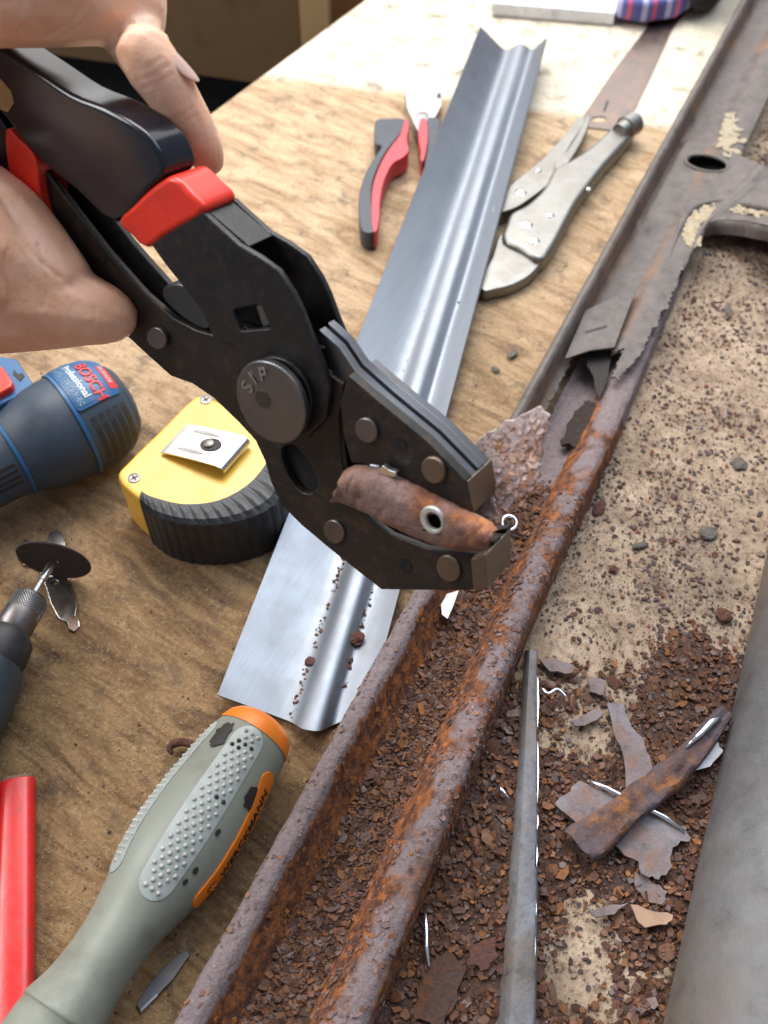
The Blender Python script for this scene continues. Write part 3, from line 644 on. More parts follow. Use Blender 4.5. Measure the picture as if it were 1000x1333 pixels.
def lozenge(t0, t1, c0, c1, hw, bend=0.0, n=10):
    o = []
    for k in range(n + 1): a = math.pi * k / n - math.pi / 2; o.append((1, a))
    L0, L1 = t0 * SL, t1 * SL; pts = []
    for k in range(n + 1):
        a = -math.pi / 2 + math.pi * k / n; pts.append((L1 - hw + hw * math.cos(a), c1 + hw * math.sin(a)))
    for u in (.75, .5, .25): pts.append((L0 + (L1 - L0) * u, c0 + (c1 - c0) * u + hw + bend * math.sin(math.pi * u)))
    for k in range(n + 1):
        a = math.pi / 2 + math.pi * k / n; pts.append((L0 + hw + hw * math.cos(a), c0 + hw * math.sin(a)))
    for u in (.25, .5, .75): pts.append((L0 + (L1 - L0) * u, c0 + (c1 - c0) * u - hw + bend * math.sin(math.pi * u)))
    return pts
patch('dotted_inlay', HS, lozenge(.035, .615, .0045, .0065, .0066), -.0004, GREYLIGHT, sdv, thick=.0007)
patch('dotted_inlay', HS, lozenge(.06, .60, -.0185, -.0165, .0052, -.001), -.0004, GREYLIGHT, sdv, thick=.0008)
patch('brand_plate', HS, lozenge(.11, .55, .0225, .0285, .0047, .0022), -.0004, ORANGE, sdv, thick=.0012)
bm = bmesh.new(); bmd = bmesh.new()
for c0, c1, hw, t0, t1, rr in ((.0045, .0065, .0056, .06, .595, .00105), (-.0185, -.0165, .0042, .08, .585, .00085)):
    L = t0 * SL; row = 0
    while L < t1 * SL:
        u = (L / SL - t0) / (t1 - t0)
        for k in range(-3, 4):
            y = (k + (.5 if row % 2 else 0)) * .0029
            if abs(y) > hw * (1 if .06 < u < .94 else .55): continue
            p = HS(L, c0 + (c1 - c0) * u + y, .0003); d = (p - (sd0 + sa * L)).normalized()
            dirty = nz((L, y * .6, 0), 110, 6) > .30 and c0 > 0
            bmesh.ops.create_icosphere(bmd if dirty else bm, subdivisions=1, radius=rr * random.uniform(.92, 1.05), matrix=Matrix.Translation(p))
        L += .0026; row += 1
tag(obj('grip_dots', bm, worn('grip_dot', (.42, .40, .36), .4, 0, (.2, .15, .11), .6, 300), sdv, True), kind='stuff')
if len(bmd.verts): tag(obj('grimy_dots', bmd, INK, sdv, True), kind='stuff')
def plate_map(x, y, z):                              # lettering along the brand plate, read from the neck towards the cap
    L = .50 * SL - x; u = (L / SL - .11) / .44
    return HS(L, .0225 + .006 * u + .0022 * math.sin(math.pi * u) - y + .0016, .0011 + z)
textmesh('WERCKMANN', .0052, lambda x, y, z: plate_map(x + .008, y, z), 'brand_lettering', INK, sdv, bold=.00004, space=1.08)
ringo = [(.0026 * math.cos(a), .0026 * math.sin(a)) for a in np.linspace(0, 6.283, 20)[:-1]]
patch('brand_emblem', lambda a, b, o: plate_map(.0030 + a, .0018 + b, o - .0001), ringo, 0, worn('emblem', (.34, .07, .01), .4), sdv, thick=.0002)
textmesh('W', .0034, lambda x, y, z: plate_map(x + .0014, y + .0006, z + .0004), 'emblem_letter', ORANGE, sdv)
def smudge(t, c, r, el, seed):
    o = [(t * SL + el * r * math.cos(a) * (1 + .45 * nz((math.cos(a), math.sin(a), 0), 2.2, seed)), c + r * math.sin(a) * (1 + .45 * nz((math.cos(a), math.sin(a), 0), 2.7, seed + 3))) for a in np.linspace(0, 6.283, 26)[:-1]]
    o = [(p.x, p.y) for p in catm([Vector((a, b, 0)) for a, b in o], 3)]; patch('grease_smudge', HS, o, .0004, INK, sdv, thick=.0002)
for a in ((.105, -.0065, .0036, 1.7, 1), (.215, .0190, .0038, 1.2, 2), (.36, .0140, .0009, 1.5, 7), (.48, .0155, .0011, 1.2, 4), (.52, .0150, .0009, 1.3, 5)): smudge(*a)
obj('shaft', lathe(sd0 + sa * (SL * 1.14), sa, [(0, .0035), (.11, .0035), (.112, 0)], 16), CHROME, sdv, 40)
# sliver of cut metal beside it
def shard(name, pts, z, t, mat, label, cat='metal scrap', edge=None, curl=0.0, bev=.0002, par=None):
    lp = [S(x, y, z) for x, y in pts]; c = sum(lp, Vector()) / len(lp)
    if curl:
        r = max((p - c).length for p in lp); lp = [p + Vector((0, 0, curl * ((p - c).length / r) ** 2)) for p in lp]
    o = slab(name, lp, Vector((0, 0, -t)), mat, par, bevel=bev)
    if label: tag(o, label, cat)
    return o
sl = thing('metal_sliver', 'thin dark sliver of cut metal with bright edge beside the screwdriver handle', 'metal scrap', S(213, 1275))
slab('strip', px(lambda x, y: S(x, y, .0022), [(177, 1308), (196, 1278), (222, 1250), (240, 1236), (247, 1243), (225, 1275), (195, 1306), (183, 1315)]), Vector((0, 0, -.0009)), DARKSTEEL, sl, bevel=.0002)
slab('bright_edge', px(lambda x, y: S(x, y, .0026), [(182, 1314), (205, 1293), (205, 1296), (184, 1317)]), Vector((0, 0, -.0009)), BRIGHT, sl)
obj('rust_curl', tubebm([S(237 + 16 * math.cos(a), 975 + 9 * math.sin(a), .0022 + .0006 * a) for a in np.linspace(2.4, 6.6, 16)], [.0008 + .0012 * math.sin(math.pi * k / 15) for k in range(16)], 8), LUMPR, None, True)
tag(bpy.data.objects['rust_curl'], 'curled red-brown rust flake against the left side of the screwdriver', 'rust flake')
# ------------------------------------------------------------------ red pencil
pe = thing('carpenters_pencil', 'flat red lacquered pencil at the lower left corner', 'pencil', S(25, 1180))
pa, pb = S(19, 1012, .010), S(12, 1420, .010); pu = (pb - pa).normalized(); pv = Vector((pu.y, -pu.x, 0)); pv = pv if pv.x > 0 else -pv
sec = [(7.2 * math.copysign(abs(math.cos(a)) ** .55, math.cos(a)), 5.2 + 4.7 * math.copysign(abs(math.sin(a)) ** .75, math.sin(a))) for a in np.linspace(0, 6.2832, 25)[:-1]]
z0 = Vector((pa.x, pa.y, 0)); slab('painted_body', [z0 + pu * (.0012 * nz((a * .4, b * .4, 0), 1, 3)) + pv * (a / 1000) + Vector((0, 0, b / 1000)) for a, b in sec], pu * (pb - pa).length, REDPAINT, pe, bevel=.0006)
slab('wood_end', [z0 - pu * .0013 + pv * (a * .92 / 1000) + Vector((0, 0, (5 + (b - 5) * .9) / 1000)) for a, b in sec], pu * .0030, worn('grey_wood', (.20, .13, .085), .8, 0, (.06, .04, .03), .6, 200), pe)
# ------------------------------------------------------------------ rotary tool with cutting disc
rt0, rt1 = S(-22, 888, .0185), S(70, 729, .0185); ra = (rt1 - rt0).normalized(); RL = (rt1 - rt0).length
ro = thing('rotary_tool', 'dark rotary tool with knurled collet and thin brown cutting disc', 'rotary tool', S(10, 850))
def rl(f): return f * RL
obj('housing', lathe(rt0 - ra * .09, ra, [(0, .010), (.02, .018), (.075, .018), (.09, .0165), (.098, .014), (.100, .0125), (.1005, 0)], 36), worn('dark_teal_plastic', (.030, .045, .058), .45, 0, (.07, .07, .07), .4), ro, 40)
obj('front_sleeve', lathe(rt0 + ra * .010, ra, [(0, .0122), (.004, .0128), (.012, .0118), (.016, .0085), (.0165, 0)], 36), RUBBER, ro, 40)
obj('collet_nut', lathe(rt0 + ra * .026, ra, [(0, .0072), (.002, .0082), (.0175, .0078), (.0195, .0066), (.0200, .003), (.0200, 0)], 40), DARKSTEEL, ro, 40)
bm = bmesh.new(); _, b_, c_ = frame(ra)
for i in range(11):
    for k in range(36):
        a = 2 * math.pi * (k + .5 * (i % 2)) / 36; p = rt0 + ra * (.0365 + .0007 * i) + (b_ * math.cos(a) + c_ * math.sin(a)) * .0079
        bmesh.ops.create_icosphere(bm, subdivisions=1, radius=.00042, matrix=Matrix.Translation(p))
tag(obj('knurling', bm, NICKEL, ro), kind='stuff')
obj('mandrel', lathe(rt0 + ra * .045, ra, [(0, .0016), (.009, .0016), (.0095, .0021), (RL - .0455, .0021), (RL - .0455 + .0006, .003), (RL - .0435, .003), (RL - .0432, 0)], 20), CHROME, ro, 40)
dn = (ra + Vector((-.16, .06, .10))).normalized()
dbm = lathe(rt1, dn, [(-.0006, .0), (-.0006, .0172), (0, .0176), (.0006, .0172), (.0006, .0)], 56); obj('cutting_disc', dbm, DISC, ro, 30)
ky = thing('metal_key', 'small shiny flat metal key tool lying under the cutting disc', 'key tool', S(75, 760))
fk = lambda x, y: S(x, y, .0014)
hk = px(fk, [(71 + 4.5 * math.cos(t), 758 + 3.5 * math.sin(t)) for t in np.linspace(0, 6.28, 14)[:-1]])
slab('key_plate', px(fk, [(31, 702), (25, 712), (24, 726), (31, 735), (43, 738), (52, 745), (60, 765), (66, 785), (76, 804), (88, 810), (90, 819), (96, 822), (104, 815), (103, 807), (98, 801), (100, 790), (95, 772), (88, 754), (82, 738), (84, 722), (85, 706), (82, 696), (74, 691), (65, 692), (62, 700), (58, 712), (46, 712), (38, 703)]), Vector((0, 0, -.0012)), CHROME, ky, holes=[hk], bevel=.0003)
# ------------------------------------------------------------------ mini grinder
g0 = S(-114, 660, .0275); g1 = S(94, 553, .0275); ax = (g1 - g0).normalized(); gb_ = Vector((ax.y, -ax.x, 0))
GP = [(-.12, 19.5), (-.04, 20), (-.030, 21), (-.022, 24.4), (-.014, 26.6), (0, 27.2), (.010, 27.2), (.015, 26.8), (.021, 25.2), (.026, 22.0), (.030, 16.5), (.032, 10), (.0328, 4), (.033, 0)]
def grad(s): return float(np.interp(s, [a for a, _ in GP], [b for _, b in GP])) / 1000
def gsm(s): return sum(grad(s + d) for d in (-.004, -.002, 0, .002, .004)) / 5 if s < .028 else grad(s)
def G(s, th_, off=0.0):
    r = gsm(s) + off; return g1 + ax * s + Vector((0, 0, math.cos(th_) * r)) + gb_ * (math.sin(th_) * r)
gr = thing('cordless_grinder', 'blue and black cordless power tool behind the tape measure', 'power tool', S(60, 560))
def gring(name, sl_, mat, off=0.0, a0=0, a1=2 * math.pi, th=0):
    bm = gridbm([[G(s, a, off) for a in np.linspace(a0, a1, 64)] for s in sl_]); bmesh.ops.remove_doubles(bm, verts=bm.verts, dist=1e-7); bmesh.ops.recalc_face_normals(bm, faces=bm.faces)
    o = obj(name, bm, mat, gr, True)
    if th: solid(o, th, 1)
    return o
GRAYRUB = worn('charcoal_shell', (.038, .056, .082), .46, 0, (.10, .09, .08), .4, 120, .1)
gring('motor_housing', list(np.linspace(-.14, -.0008, 40)), GRAYRUB)
gring('end_cap', list(np.linspace(.0008, .027, 22)) + [.028, .029, .030, .031, .032, .0325, .0328, .033], GRAYRUB)
gring('seam_ring', np.linspace(-.0009, .0009, 4), BLUEP, .0005, th=.0005)
gring('seam_ring', np.linspace(-.0335, -.0318, 4), BLUEP, .0004, th=.0005)
for k in range(5):
    gring('cap_rib', np.linspace(.0045 + k * .0042, .0045 + k * .0042 + .0028, 4), RUBBER, .0001, .80, 2.0, .0009)
def GS(x, y, off): return G(y, x / .0272, off)
def rrect(x0, x1, y0, y1, r, n=5):
    o = []
    for cx, cy, a0 in ((x1 - r, y1 - r, 0), (x0 + r, y1 - r, 90), (x0 + r, y0 + r, 180), (x1 - r, y0 + r, 270)):
        for k in range(n + 1): a = math.radians(a0 + 90 * k / n); o.append((cx + r * math.cos(a), cy + r * math.sin(a)))
    return o
patch('label_panel', GS, rrect(-.034, .017, .0012, .0250, .002), .0002, BLUEP, gr, thick=.0009)
patch('label_inset', GS, rrect(-.030, .0152, .0024, .0118, .001), .0011, worn('blue_label', (.035, .12, .25), .4), gr, thick=.0002)
textmesh('BOSCH', .0078, lambda x, y, z: GS(x - .0085, .0128 + y, .0012 + z * 3), 'brand_lettering', REDLOGO, gr, bold=.00022)
textmesh('Professional', .0050, lambda x, y, z: GS(x - .0118, .0076 + y, .00135 + z), 'model_lettering', WHITEP, gr, bold=.00012)
textmesh('GWS 10,8-76 V-EC', .0034, lambda x, y, z: GS(x - .0118, .0037 + y, .00135 + z), 'model_lettering', worn('pale_blue_print', (.22, .36, .46), .5), gr, bold=.00004)
patch('red_badge', GS, rrect(-.004, .0135, .0212, .0252, .0004), .0011, REDLOGO, gr, thick=.0002)
textmesh('BRUSHLESS', .0027, lambda x, y, z: GS(x - .0035, .0222 + y, .0014 + z), 'badge_lettering', WHITEP, gr)
fs = lambda z: (lambda x, y: S(x, y, z))
slab('slide_switch_base', px(fs(.049), [(-70, 470), (0, 463), (22, 467), (43, 499), (41, 508), (18, 518), (-8, 530), (-70, 560)]), Vector((0, 0, -.010)), BLUEP, gr, bevel=.0012, seg=3)
slab('slide_switch', px(fs(.053), [(-60, 480), (-2, 474), (4, 478), (17, 497), (15, 503), (-5, 514), (-60, 538)]), Vector((0, 0, -.006)), GRIPRED, gr, bevel=.0012, seg=3)
slab('switch_notch', px(fs(.0494), [(18, 481), (24, 487), (29, 485), (32, 489), (26, 496), (17, 487)]), Vector((0, 0, -.0006)), INK, gr)
for k in range(4):
    gring('cooling_vent', np.linspace(-.075, -.036, 8), INK, .0001, .93 + k * .16, .93 + k * .16 + .085, .0003)
# ------------------------------------------------------------------ cutters (nippers)
nip = thing('diagonal_cutters', 'wire cutters with red and black grips left of the steel profile', 'pliers', S(525, 200))
hz_ = .0135; fh = fs(hz_)
PALEST = steelmat('pale_satin_steel', (.42, .42, .42), .5, None, .3)
slab('cutter_head', px(fh, [(527, 116), (532, 107), (540, 105), (547, 107), (550.5, 114), (551.5, 128), (552.5, 128), (553.5, 114), (557, 106), (565, 105), (572, 109), (575, 118), (575, 137), (568, 150), (560, 162), (556, 172), (547, 176), (539, 160), (530, 140)]), Vector((0, 0, -.009)), PALEST, nip, bevel=.0014, seg=3)
obj('pivot', lathe(S(550, 152, hz_ - .001), Vector((0, 0, 1)), [(0, .0042), (.0014, .0042), (.0018, .0034), (.0018, 0)], 20), NICKEL, nip, 40)
slab('cut_notch', px(fs(hz_ + .0004), [(569, 122), (574, 121), (574, 127), (569, 127)]), Vector((0, 0, -.002)), INK, nip)
slab('handle_grip', catm(px(fs(.0145), [(489, 157), (505, 154), (523, 154), (529, 160), (519, 177), (505, 194), (494, 213), (485, 238), (484, 262), (488, 285), (489, 299), (480, 303), (470, 297), (467, 275), (468, 250), (476, 225), (488, 204), (497, 190), (488, 185)]), 3), Vector((0, 0, -.0135)), worn('charcoal_grip', (.045, .05, .065), .5), nip, bevel=.003, seg=3)
slab('grip_lining', catm(px(fs(.0152), [(528, 154), (533, 160), (530, 180), (532, 196), (524, 205), (511, 213), (500, 235), (495, 260), (494, 282), (491, 299), (486, 300), (484, 280), (484, 255), (487, 235), (496, 212), (508, 192), (521, 175)]), 3), Vector((0, 0, -.0125)), worn('pinkish_red_grip', (.55, .045, .06), .45), nip, bevel=.0018, seg=3)
slab('handle_grip', catm(px(fs(.0145), [(556, 154), (568, 153), (574, 158), (572, 175), (568, 195), (563, 215), (556, 222), (553, 212), (556, 195), (557, 178)]), 3), Vector((0, 0, -.0135)), bpy.data.materials['charcoal_grip'], nip, bevel=.003, seg=3)
slab('grip_lining', catm(px(fs(.0152), [(546, 158), (555, 155), (557, 178), (555, 196), (551, 210), (547, 206), (548, 196), (545, 180)]), 3), Vector((0, 0, -.0125)), bpy.data.materials['pinkish_red_grip'], nip, bevel=.0018, seg=3)
# ------------------------------------------------------------------ locking pliers
lk = thing('locking_pliers', 'silver locking pliers lying right of the steel profile', 'pliers', S(720, 270))
slab('jaw_plate', catm(px(fs(.0085), [(650, 305), (662, 311), (702, 334), (704, 342), (690, 358), (668, 370), (645, 376), (630, 378), (622, 366), (640, 335)]), 3), Vector((0, 0, -.008)), NICKEL, lk, bevel=.0015, seg=3)
slab('body', catm(px(fs(.0125), [(655, 310), (659, 290), (666, 275), (685, 265), (708, 243), (722, 217), (738, 209), (765, 192), (790, 170), (808, 152), (822, 150), (829, 160), (822, 176), (790, 212), (768, 240), (752, 262), (738, 288), (722, 318), (704, 338), (680, 324)]), 3), Vector((0, 0, -.0118)), NICKEL, lk, bevel=.0036, seg=4)
slab('lever', catm(px(fs(.0105), [(640, 276), (668, 271), (690, 258), (716, 237), (728, 214), (745, 185), (760, 163), (761, 152), (752, 154), (735, 175), (708, 205), (680, 228), (655, 250)]), 3), Vector((0, 0, -.0098)), NICKEL, lk, bevel=.0022, seg=3)
slab('release_lever', catm(px(fs(.0120), [(722, 214), (738, 196), (756, 168), (764, 150), (768, 156), (760, 178), (744, 206), (730, 222)]), 3), Vector((0, 0, -.008)), NICKEL, lk, bevel=.001)
k0, k1 = S(806, 172, .013), S(829, 157, .013); obj('adjusting_screw', lathe(k0, k1 - k0, [(0, .0055), (.006, .0062), (.0068, .0078), (.0165, .0082), (.0185, .0066), (.0188, 0)], 24), NICKEL, lk, 40)
for x, y, z, r in ((678, 250, .0106, .0034), (701, 222, .0106, .0018), (685, 292, .0126, .0038), (695, 313, .0126, .0033), (716, 280, .0126, .0026), (766, 246, .0100, .0020)):
    obj('rivet', lathe(S(x, y, z) - Vector((0, 0, .001)), Vector((0, 0, 1)), [(0, r * 1.1), (.001, r * 1.1), (.0016, r * .8), (.0019, r * .4), (.0019, 0)], 18), CHROME, lk, 40)
# steel rule + cloth + card
ru = thing('steel_rule', 'tarnished flat steel rule running from locking pliers to striped cloth', 'ruler', S(810, 110))
fr_ = fs(.0012); hr = px(fr_, [(780 + 10 * math.cos(t), 155 + 4 * math.sin(t)) for t in np.linspace(0, 6.28, 16)[:-1]])
rule = slab('blade', px(fr_, [(752, 164), (757, 154), (800, 90), (840, 38), (862, 0), (905, 0), (875, 38), (845, 103), (812, 172), (806, 170)]), Vector((0, 0, -.001)), RULER, ru, holes=[hr], bevel=.0002)
slab('etched_mark', px(fs(.0014), [(790, 131), (793, 131), (788, 145), (785, 145)]), Vector((0, 0, -.0002)), INK, ru)
tag(slab('striped_cloth', [S(798, 27, .004), S(838, 33, .004), S(880, 27, .004), S(905, 10, .004), S(935, -60, .004), S(850, -90, .004), S(812, -40, .004)], Vector((0, 0, .018)), STRIPES, bevel=.006, seg=4), 'folded blue cloth with red and white stripes at the top', 'cloth')
tag(slab('white_card_box', [S(640, 20, .001), S(798, 33, .001), S(812, -30, .001), S(650, -50, .001)], Vector((0, 0, .010)), WHITEBOX, bevel=.0008), 'flat white box at the top beside the striped cloth', 'box')
tag(slab('shadow_block', [S(893, 30, .002), S(935, 18, .002), S(962, -60, .002), S(915, -80, .002)], Vector((0, 0, .07)), DARKSTUFF, bevel=.012, seg=4), 'added black block standing for the shadow at top right behind the rail', 'shade_block')  # black block added where that corner is only in shadow
# ------------------------------------------------------------------ scraps lower right
cs = thing('cut_strip', 'grey metal strip with bright cut edge standing beside the rusty ridge', 'metal strip', S(685, 1100))
cl = [(693, 846), (690, 930), (687, 1040), (683, 1160), (678, 1280), (671, 1400)]
P = []
for t in np.linspace(0, 1, 50):
    y = 846 + 554 * t; x = float(np.interp(y, [b for _, b in cl], [a for a, _ in cl])); ww = 7 + 18 * t
    n1 = .0006 * nz((t * 14, 0, 0), 1, 2); n2 = 1.2 * nz((t * 22, 3, 0), 1, 5)
    P.append([S(x - ww * 1.3 + n2, y, .0015), S(x - ww * 1.0 + n2, y, .0075 + n1), S(x - ww * .55, y, .0108 + n1), S(x - ww * .45, y, .0112 + n1), S(x + ww * .2, y, .0108 + n1 * .6), S(x + ww * .8 + n2 * .6, y, .0104 - n1), S(x + ww * .9 + n2 * .6, y, .0098), S(x + ww * 1.0, y, .003)])
solid(obj('strip_body', gridbm(P), rustmat('bluish_steel', ((.05, .04, .035), (.13, .115, .11), (.17, .12, .09), (.19, .19, .205)), 90, .5, rough=.6), cs, smooth=True), .0012)
for y0, y1 in ((880, 948), (965, 1045), (1060, 1080), (1100, 1128), (1170, 1200), (1205, 1275)):
    def ex(y): return float(np.interp(y, [846, 1060, 1200, 1400], [699, 699, 696, 690]))
    slab('bright_edge', [S(ex(y0) - 1.5, y0, .0108), S(ex(y0) + 1.2, y0, .0100), S(ex((y0 + y1) / 2) + 2.6, (y0 + y1) / 2, .0100), S(ex(y1) + .8, y1, .0100), S(ex(y1) - 1.5, y1, .0108), S(ex((y0 + y1) / 2) - 1.5, (y0 + y1) / 2, .0108)], Vector((0, 0, -.0022)), BRIGHT, cs)
ts_ = thing('torn_scrap', 'torn grey sheet scrap with a shiny rim lying under the rusty strip', 'metal scrap', S(815, 1070))
slab('left_piece', px(fs(.0075), jag([(722, 1046), (755, 1016), (812, 1035), (838, 1062), (800, 1080), (770, 1090), (752, 1080), (745, 1066)], 2.2, 4, 1)), Vector((0, 0, -.0011)), SCRAPGREY, ts_, bevel=.0002)
slab('right_piece', px(fs(.0070), jag([(790, 1092), (835, 1055), (862, 1062), (892, 1076), (900, 1090), (876, 1103), (875, 1128), (858, 1145), (845, 1142), (825, 1118)], 2.0, 4, 2)), Vector((0, 0, -.0011)), SCRAPGREY, ts_, bevel=.0002)
obj('shiny_rim', tubebm([S(766, 1016, .0090), S(790, 1026, .0092), S(815, 1039, .0092), S(838, 1050, .0088), S(865, 1063, .0086), S(892, 1082, .0080)], [.0006, .0011, .0012, .0010, .0011, .0005], 8), BRIGHT, ts_, True)
rs_ = thing('rusty_strip', 'rusty folded strip with bright torn tip lying across the grey scrap', 'metal scrap', S(850, 1030))
c0 = catm([S(752, 1100, .010), S(785, 1078, .011), S(830, 1040, .0125), (S(870, 1010, .013)), S(905, 975, .013), S(945, 925, .012)], 6, False)
sd_ = (c0[-1] - c0[0]).normalized(); sp_ = Vector((sd_.y, -sd_.x, 0)); P = []
for i, p in enumerate(c0):
    t = i / (len(c0) - 1); ww = .0075 * (1 - .55 * t) * (1 + .35 * nz((t * 9, 0, 0), 1, 2))
    P.append([p + sp_ * (a * ww) + Vector((0, 0, b * .001 + .0008 * nz((t * 14, a * 2, 0), 1))) for a, b in ((-1.1, -3.5), (-.9, -.5), (-.5, 1), (0, .2), (.4, -.4), (.8, 1.0), (1, .4), (1.1, -2.5))])
o = obj('folded_strip', gridbm(P), rustmat('rust_dark_orange', ((.03, .016, .014), (.09, .045, .035), (.38, .14, .02), (.12, .09, .10)), 140, .9), rs_, smooth=True); solid(o, .0009)
obj('bright_tip', tubebm([S(893, 973, .0155), S(912, 955, .0160), S(926, 940, .0155), S(940, 931, .0150)], [.0005, .0013, .0016, .0006], 8), BRIGHT, rs_, True)
tg = shard('grey_tongue', jag([(790, 915), (812, 917), (822, 945), (838, 962), (850, 1000), (842, 1030), (815, 1030), (812, 985), (798, 950)], 1.2, 3, 4), .0062, .0012, SCRAPGREY, 'pale grey tongue-shaped scrap behind the rusty strip')
shard('dark_flake', jag([(868, 1010), (900, 985), (936, 965), (942, 978), (925, 998), (890, 1008)], 1.6, 3, 5), .0070, .0010, DARKSTEEL, 'dark bluish flake between the rusty strip and grey rail')
shard('brown_flake', jag([(820, 1178), (850, 1186), (876, 1192), (868, 1204), (840, 1208), (828, 1196)], 1.2, 3, 6), .0065, .0012, worn('buff_flake', (.36, .22, .14), .7), 'pale tan flake near the foot of the grey rail', curl=.001)
shard('brown_flake', jag([(765, 1186), (795, 1178), (818, 1176), (800, 1190), (775, 1194)], 1.0, 3, 7), .0055, .0010, SCRAPGREY, 'narrow brown flake left of the pale tan flake', curl=.001)
shard('brown_flake', jag([(742, 938), (778, 922), (786, 930), (760, 945), (748, 945)], 1.0, 3, 8), .0050, .0014, SCRAPGREY, 'blocky grey-brown flake left of the tongue-shaped scrap')
shard('brown_flake', jag([(702, 858), (720, 855), (748, 866), (745, 876), (716, 874)], 1.0, 3, 9), .0052, .0016, SCRAPGREY, 'long brown flake beside the top of the cut strip')
shard('dark_flake', jag([(765, 880), (790, 886), (786, 905), (768, 900)], 1.4, 3, 10), .0045, .0012, SCRAPGREY, 'squarish dark flake above the tongue-shaped scrap')
shard('dark_flake', jag([(830, 1120), (850, 1150), (870, 1160), (862, 1178), (838, 1170), (826, 1150)], 1.8, 3, 12), .0045, .0012, SCRAPGREY, 'dull flake below the torn grey scrap')
shard('rust_sheet', jag([(548, 1262), (582, 1238), (606, 1256), (596, 1300), (572, 1340), (540, 1330)], 3.5, 5, 11), .0046, .0012, DUSTH, 'brown rust sheet on the debris at the bottom, left of cut strip', curl=.002)
shard('rust_sheet', jag([(612, 1230), (640, 1222), (650, 1245), (635, 1262), (610, 1258)], 2.0, 4, 13), .0058, .0011, LUMPR, 'small orange-brown rust sheet touching the cut strip', curl=.002)
obj('bright_sliver', tubebm([S(553, 1182, .0070), S(555, 1205, .0075), S(555, 1232, .0075), S(559, 1258, .0070)], [.0005, .0010, .0011, .0005], 6), BRIGHT, None, True)
tag(bpy.data.objects['bright_sliver'], 'bright metal sliver upright beside the rail ridge near the bottom', 'metal scrap')
obj('wire_curl', tubebm(catm([S(706, 896, .009), S(714, 903, .010), S(726, 897, .010), S(738, 908, .009)], 4, False), .0007, 6), BRIGHT, None, True)
tag(bpy.data.objects['wire_curl'], 'short curl of shiny wire beside the top of the cut strip', 'wire')
obj('metal_splinter', tubebm([S(647, 1022, .0068), S(655, 1030, .0070), S(664, 1040, .0068)], [.0004, .0009, .0003], 6), BRIGHT, None, True)
tag(bpy.data.objects['metal_splinter'], 'tiny pale splinter between rail ridge and cut strip', 'metal scrap')
shard('cut_fragment', [(573, 775), (598, 768), (590, 790), (583, 806), (575, 800)], .0135, .0012, DARKSTEEL, 'bright triangular cut fragment in the channel under the jaws')
obj('small_ring', (lambda: tubebm([S(663, 681, .0100) + Vector((.0036 * math.cos(a), .0036 * math.sin(a) , .001 * math.sin(a))) for a in np.linspace(0, 6.2832, 25)], .0010, 8, cap=False))(), BRIGHT, None, True)
tag(bpy.data.objects['small_ring'], 'small shiny metal ring lying in the channel beside the jaw tip', 'ring')
# ------------------------------------------------------------------ pliers in the hand
nc = Vector((-.76, -.65, 0)).normalized(); tl = math.radians(47)
PN = (RT * nc.x + UP * nc.y) * math.sin(tl) - FW * math.cos(tl); PN.normalize()       # faces the viewer, down-left
PF = onplane(D(355, 520, .345), PN); TH = -PN
pl = thing('clamp_pliers', 'black locking clamp pliers with red collar, held over the bench by the hand', 'pliers', S(350, 620, 0))
pl.location = D(600, 720, .345); WL[pl.name] = pl.location.copy()
def P_(pts, off=0.0): return [PF(x, y, off) for x, y in pts]
def PD_(pts, off): return [PF(x, y) + PN * off for x, y in pts]
# grip
gn = [(-130, -25), (-60, 22), (0, 62), (45, 92), (90, 122), (135, 141), (178, 166), (203, 194), (214, 226), (195, 246), (150, 290), (100, 250), (54, 212), (27, 182), (0, 146), (-60, 78), (-130, 10)]
slab('upper_grip', catm(P_(gn), 3), TH * .0155, GRIPBLK, pl, bevel=.0042, seg=5)
slab('collar', catm(P_([(151, 289), (171, 268), (192, 248), (213, 233), (226, 232), (245, 250), (267, 275), (240, 293), (212, 309), (190, 325), (170, 308)], .0006), 2), TH * .0170, GRIPRED, pl, bevel=.0022, seg=4)
slab('gold_sticker', P_([(-6, 96), (14, 118), (18, 134), (10, 146), (-6, 140)], .0003), TH * .0006, STICKER, pl)
# upper frame plates
fp = [(196, 318), (230, 296), (262, 275), (285, 296), (310, 319), (336, 334), (362, 353), (381, 382), (392, 405), (402, 432), (418, 470), (430, 505), (424, 545), (395, 575), (352, 560), (322, 505), (303, 450), (277, 440), (262, 404), (240, 376), (215, 345)]
sq = P_([(303, 404), (338, 396), (352, 428), (313, 431)])
slab('frame_plate', P_(fp), TH * .0026, BLACKOX, pl, holes=[sq], bevel=.0007, seg=3)
slab('frame_plate', PD_(fp, -.0150), TH * .0024, BLACKOX, pl, bevel=.0006, seg=3)
slab('frame_web', PD_([(262, 276), (290, 300), (318, 324), (300, 340), (240, 345), (205, 322)], -.0028), TH * .0118, BLACKOX, pl, bevel=.0004)
slab('toggle_spring', P_([(333, 398), (340, 396), (350, 424), (343, 428)], -.004), TH * .003, NICKEL, pl, bevel=.0003)
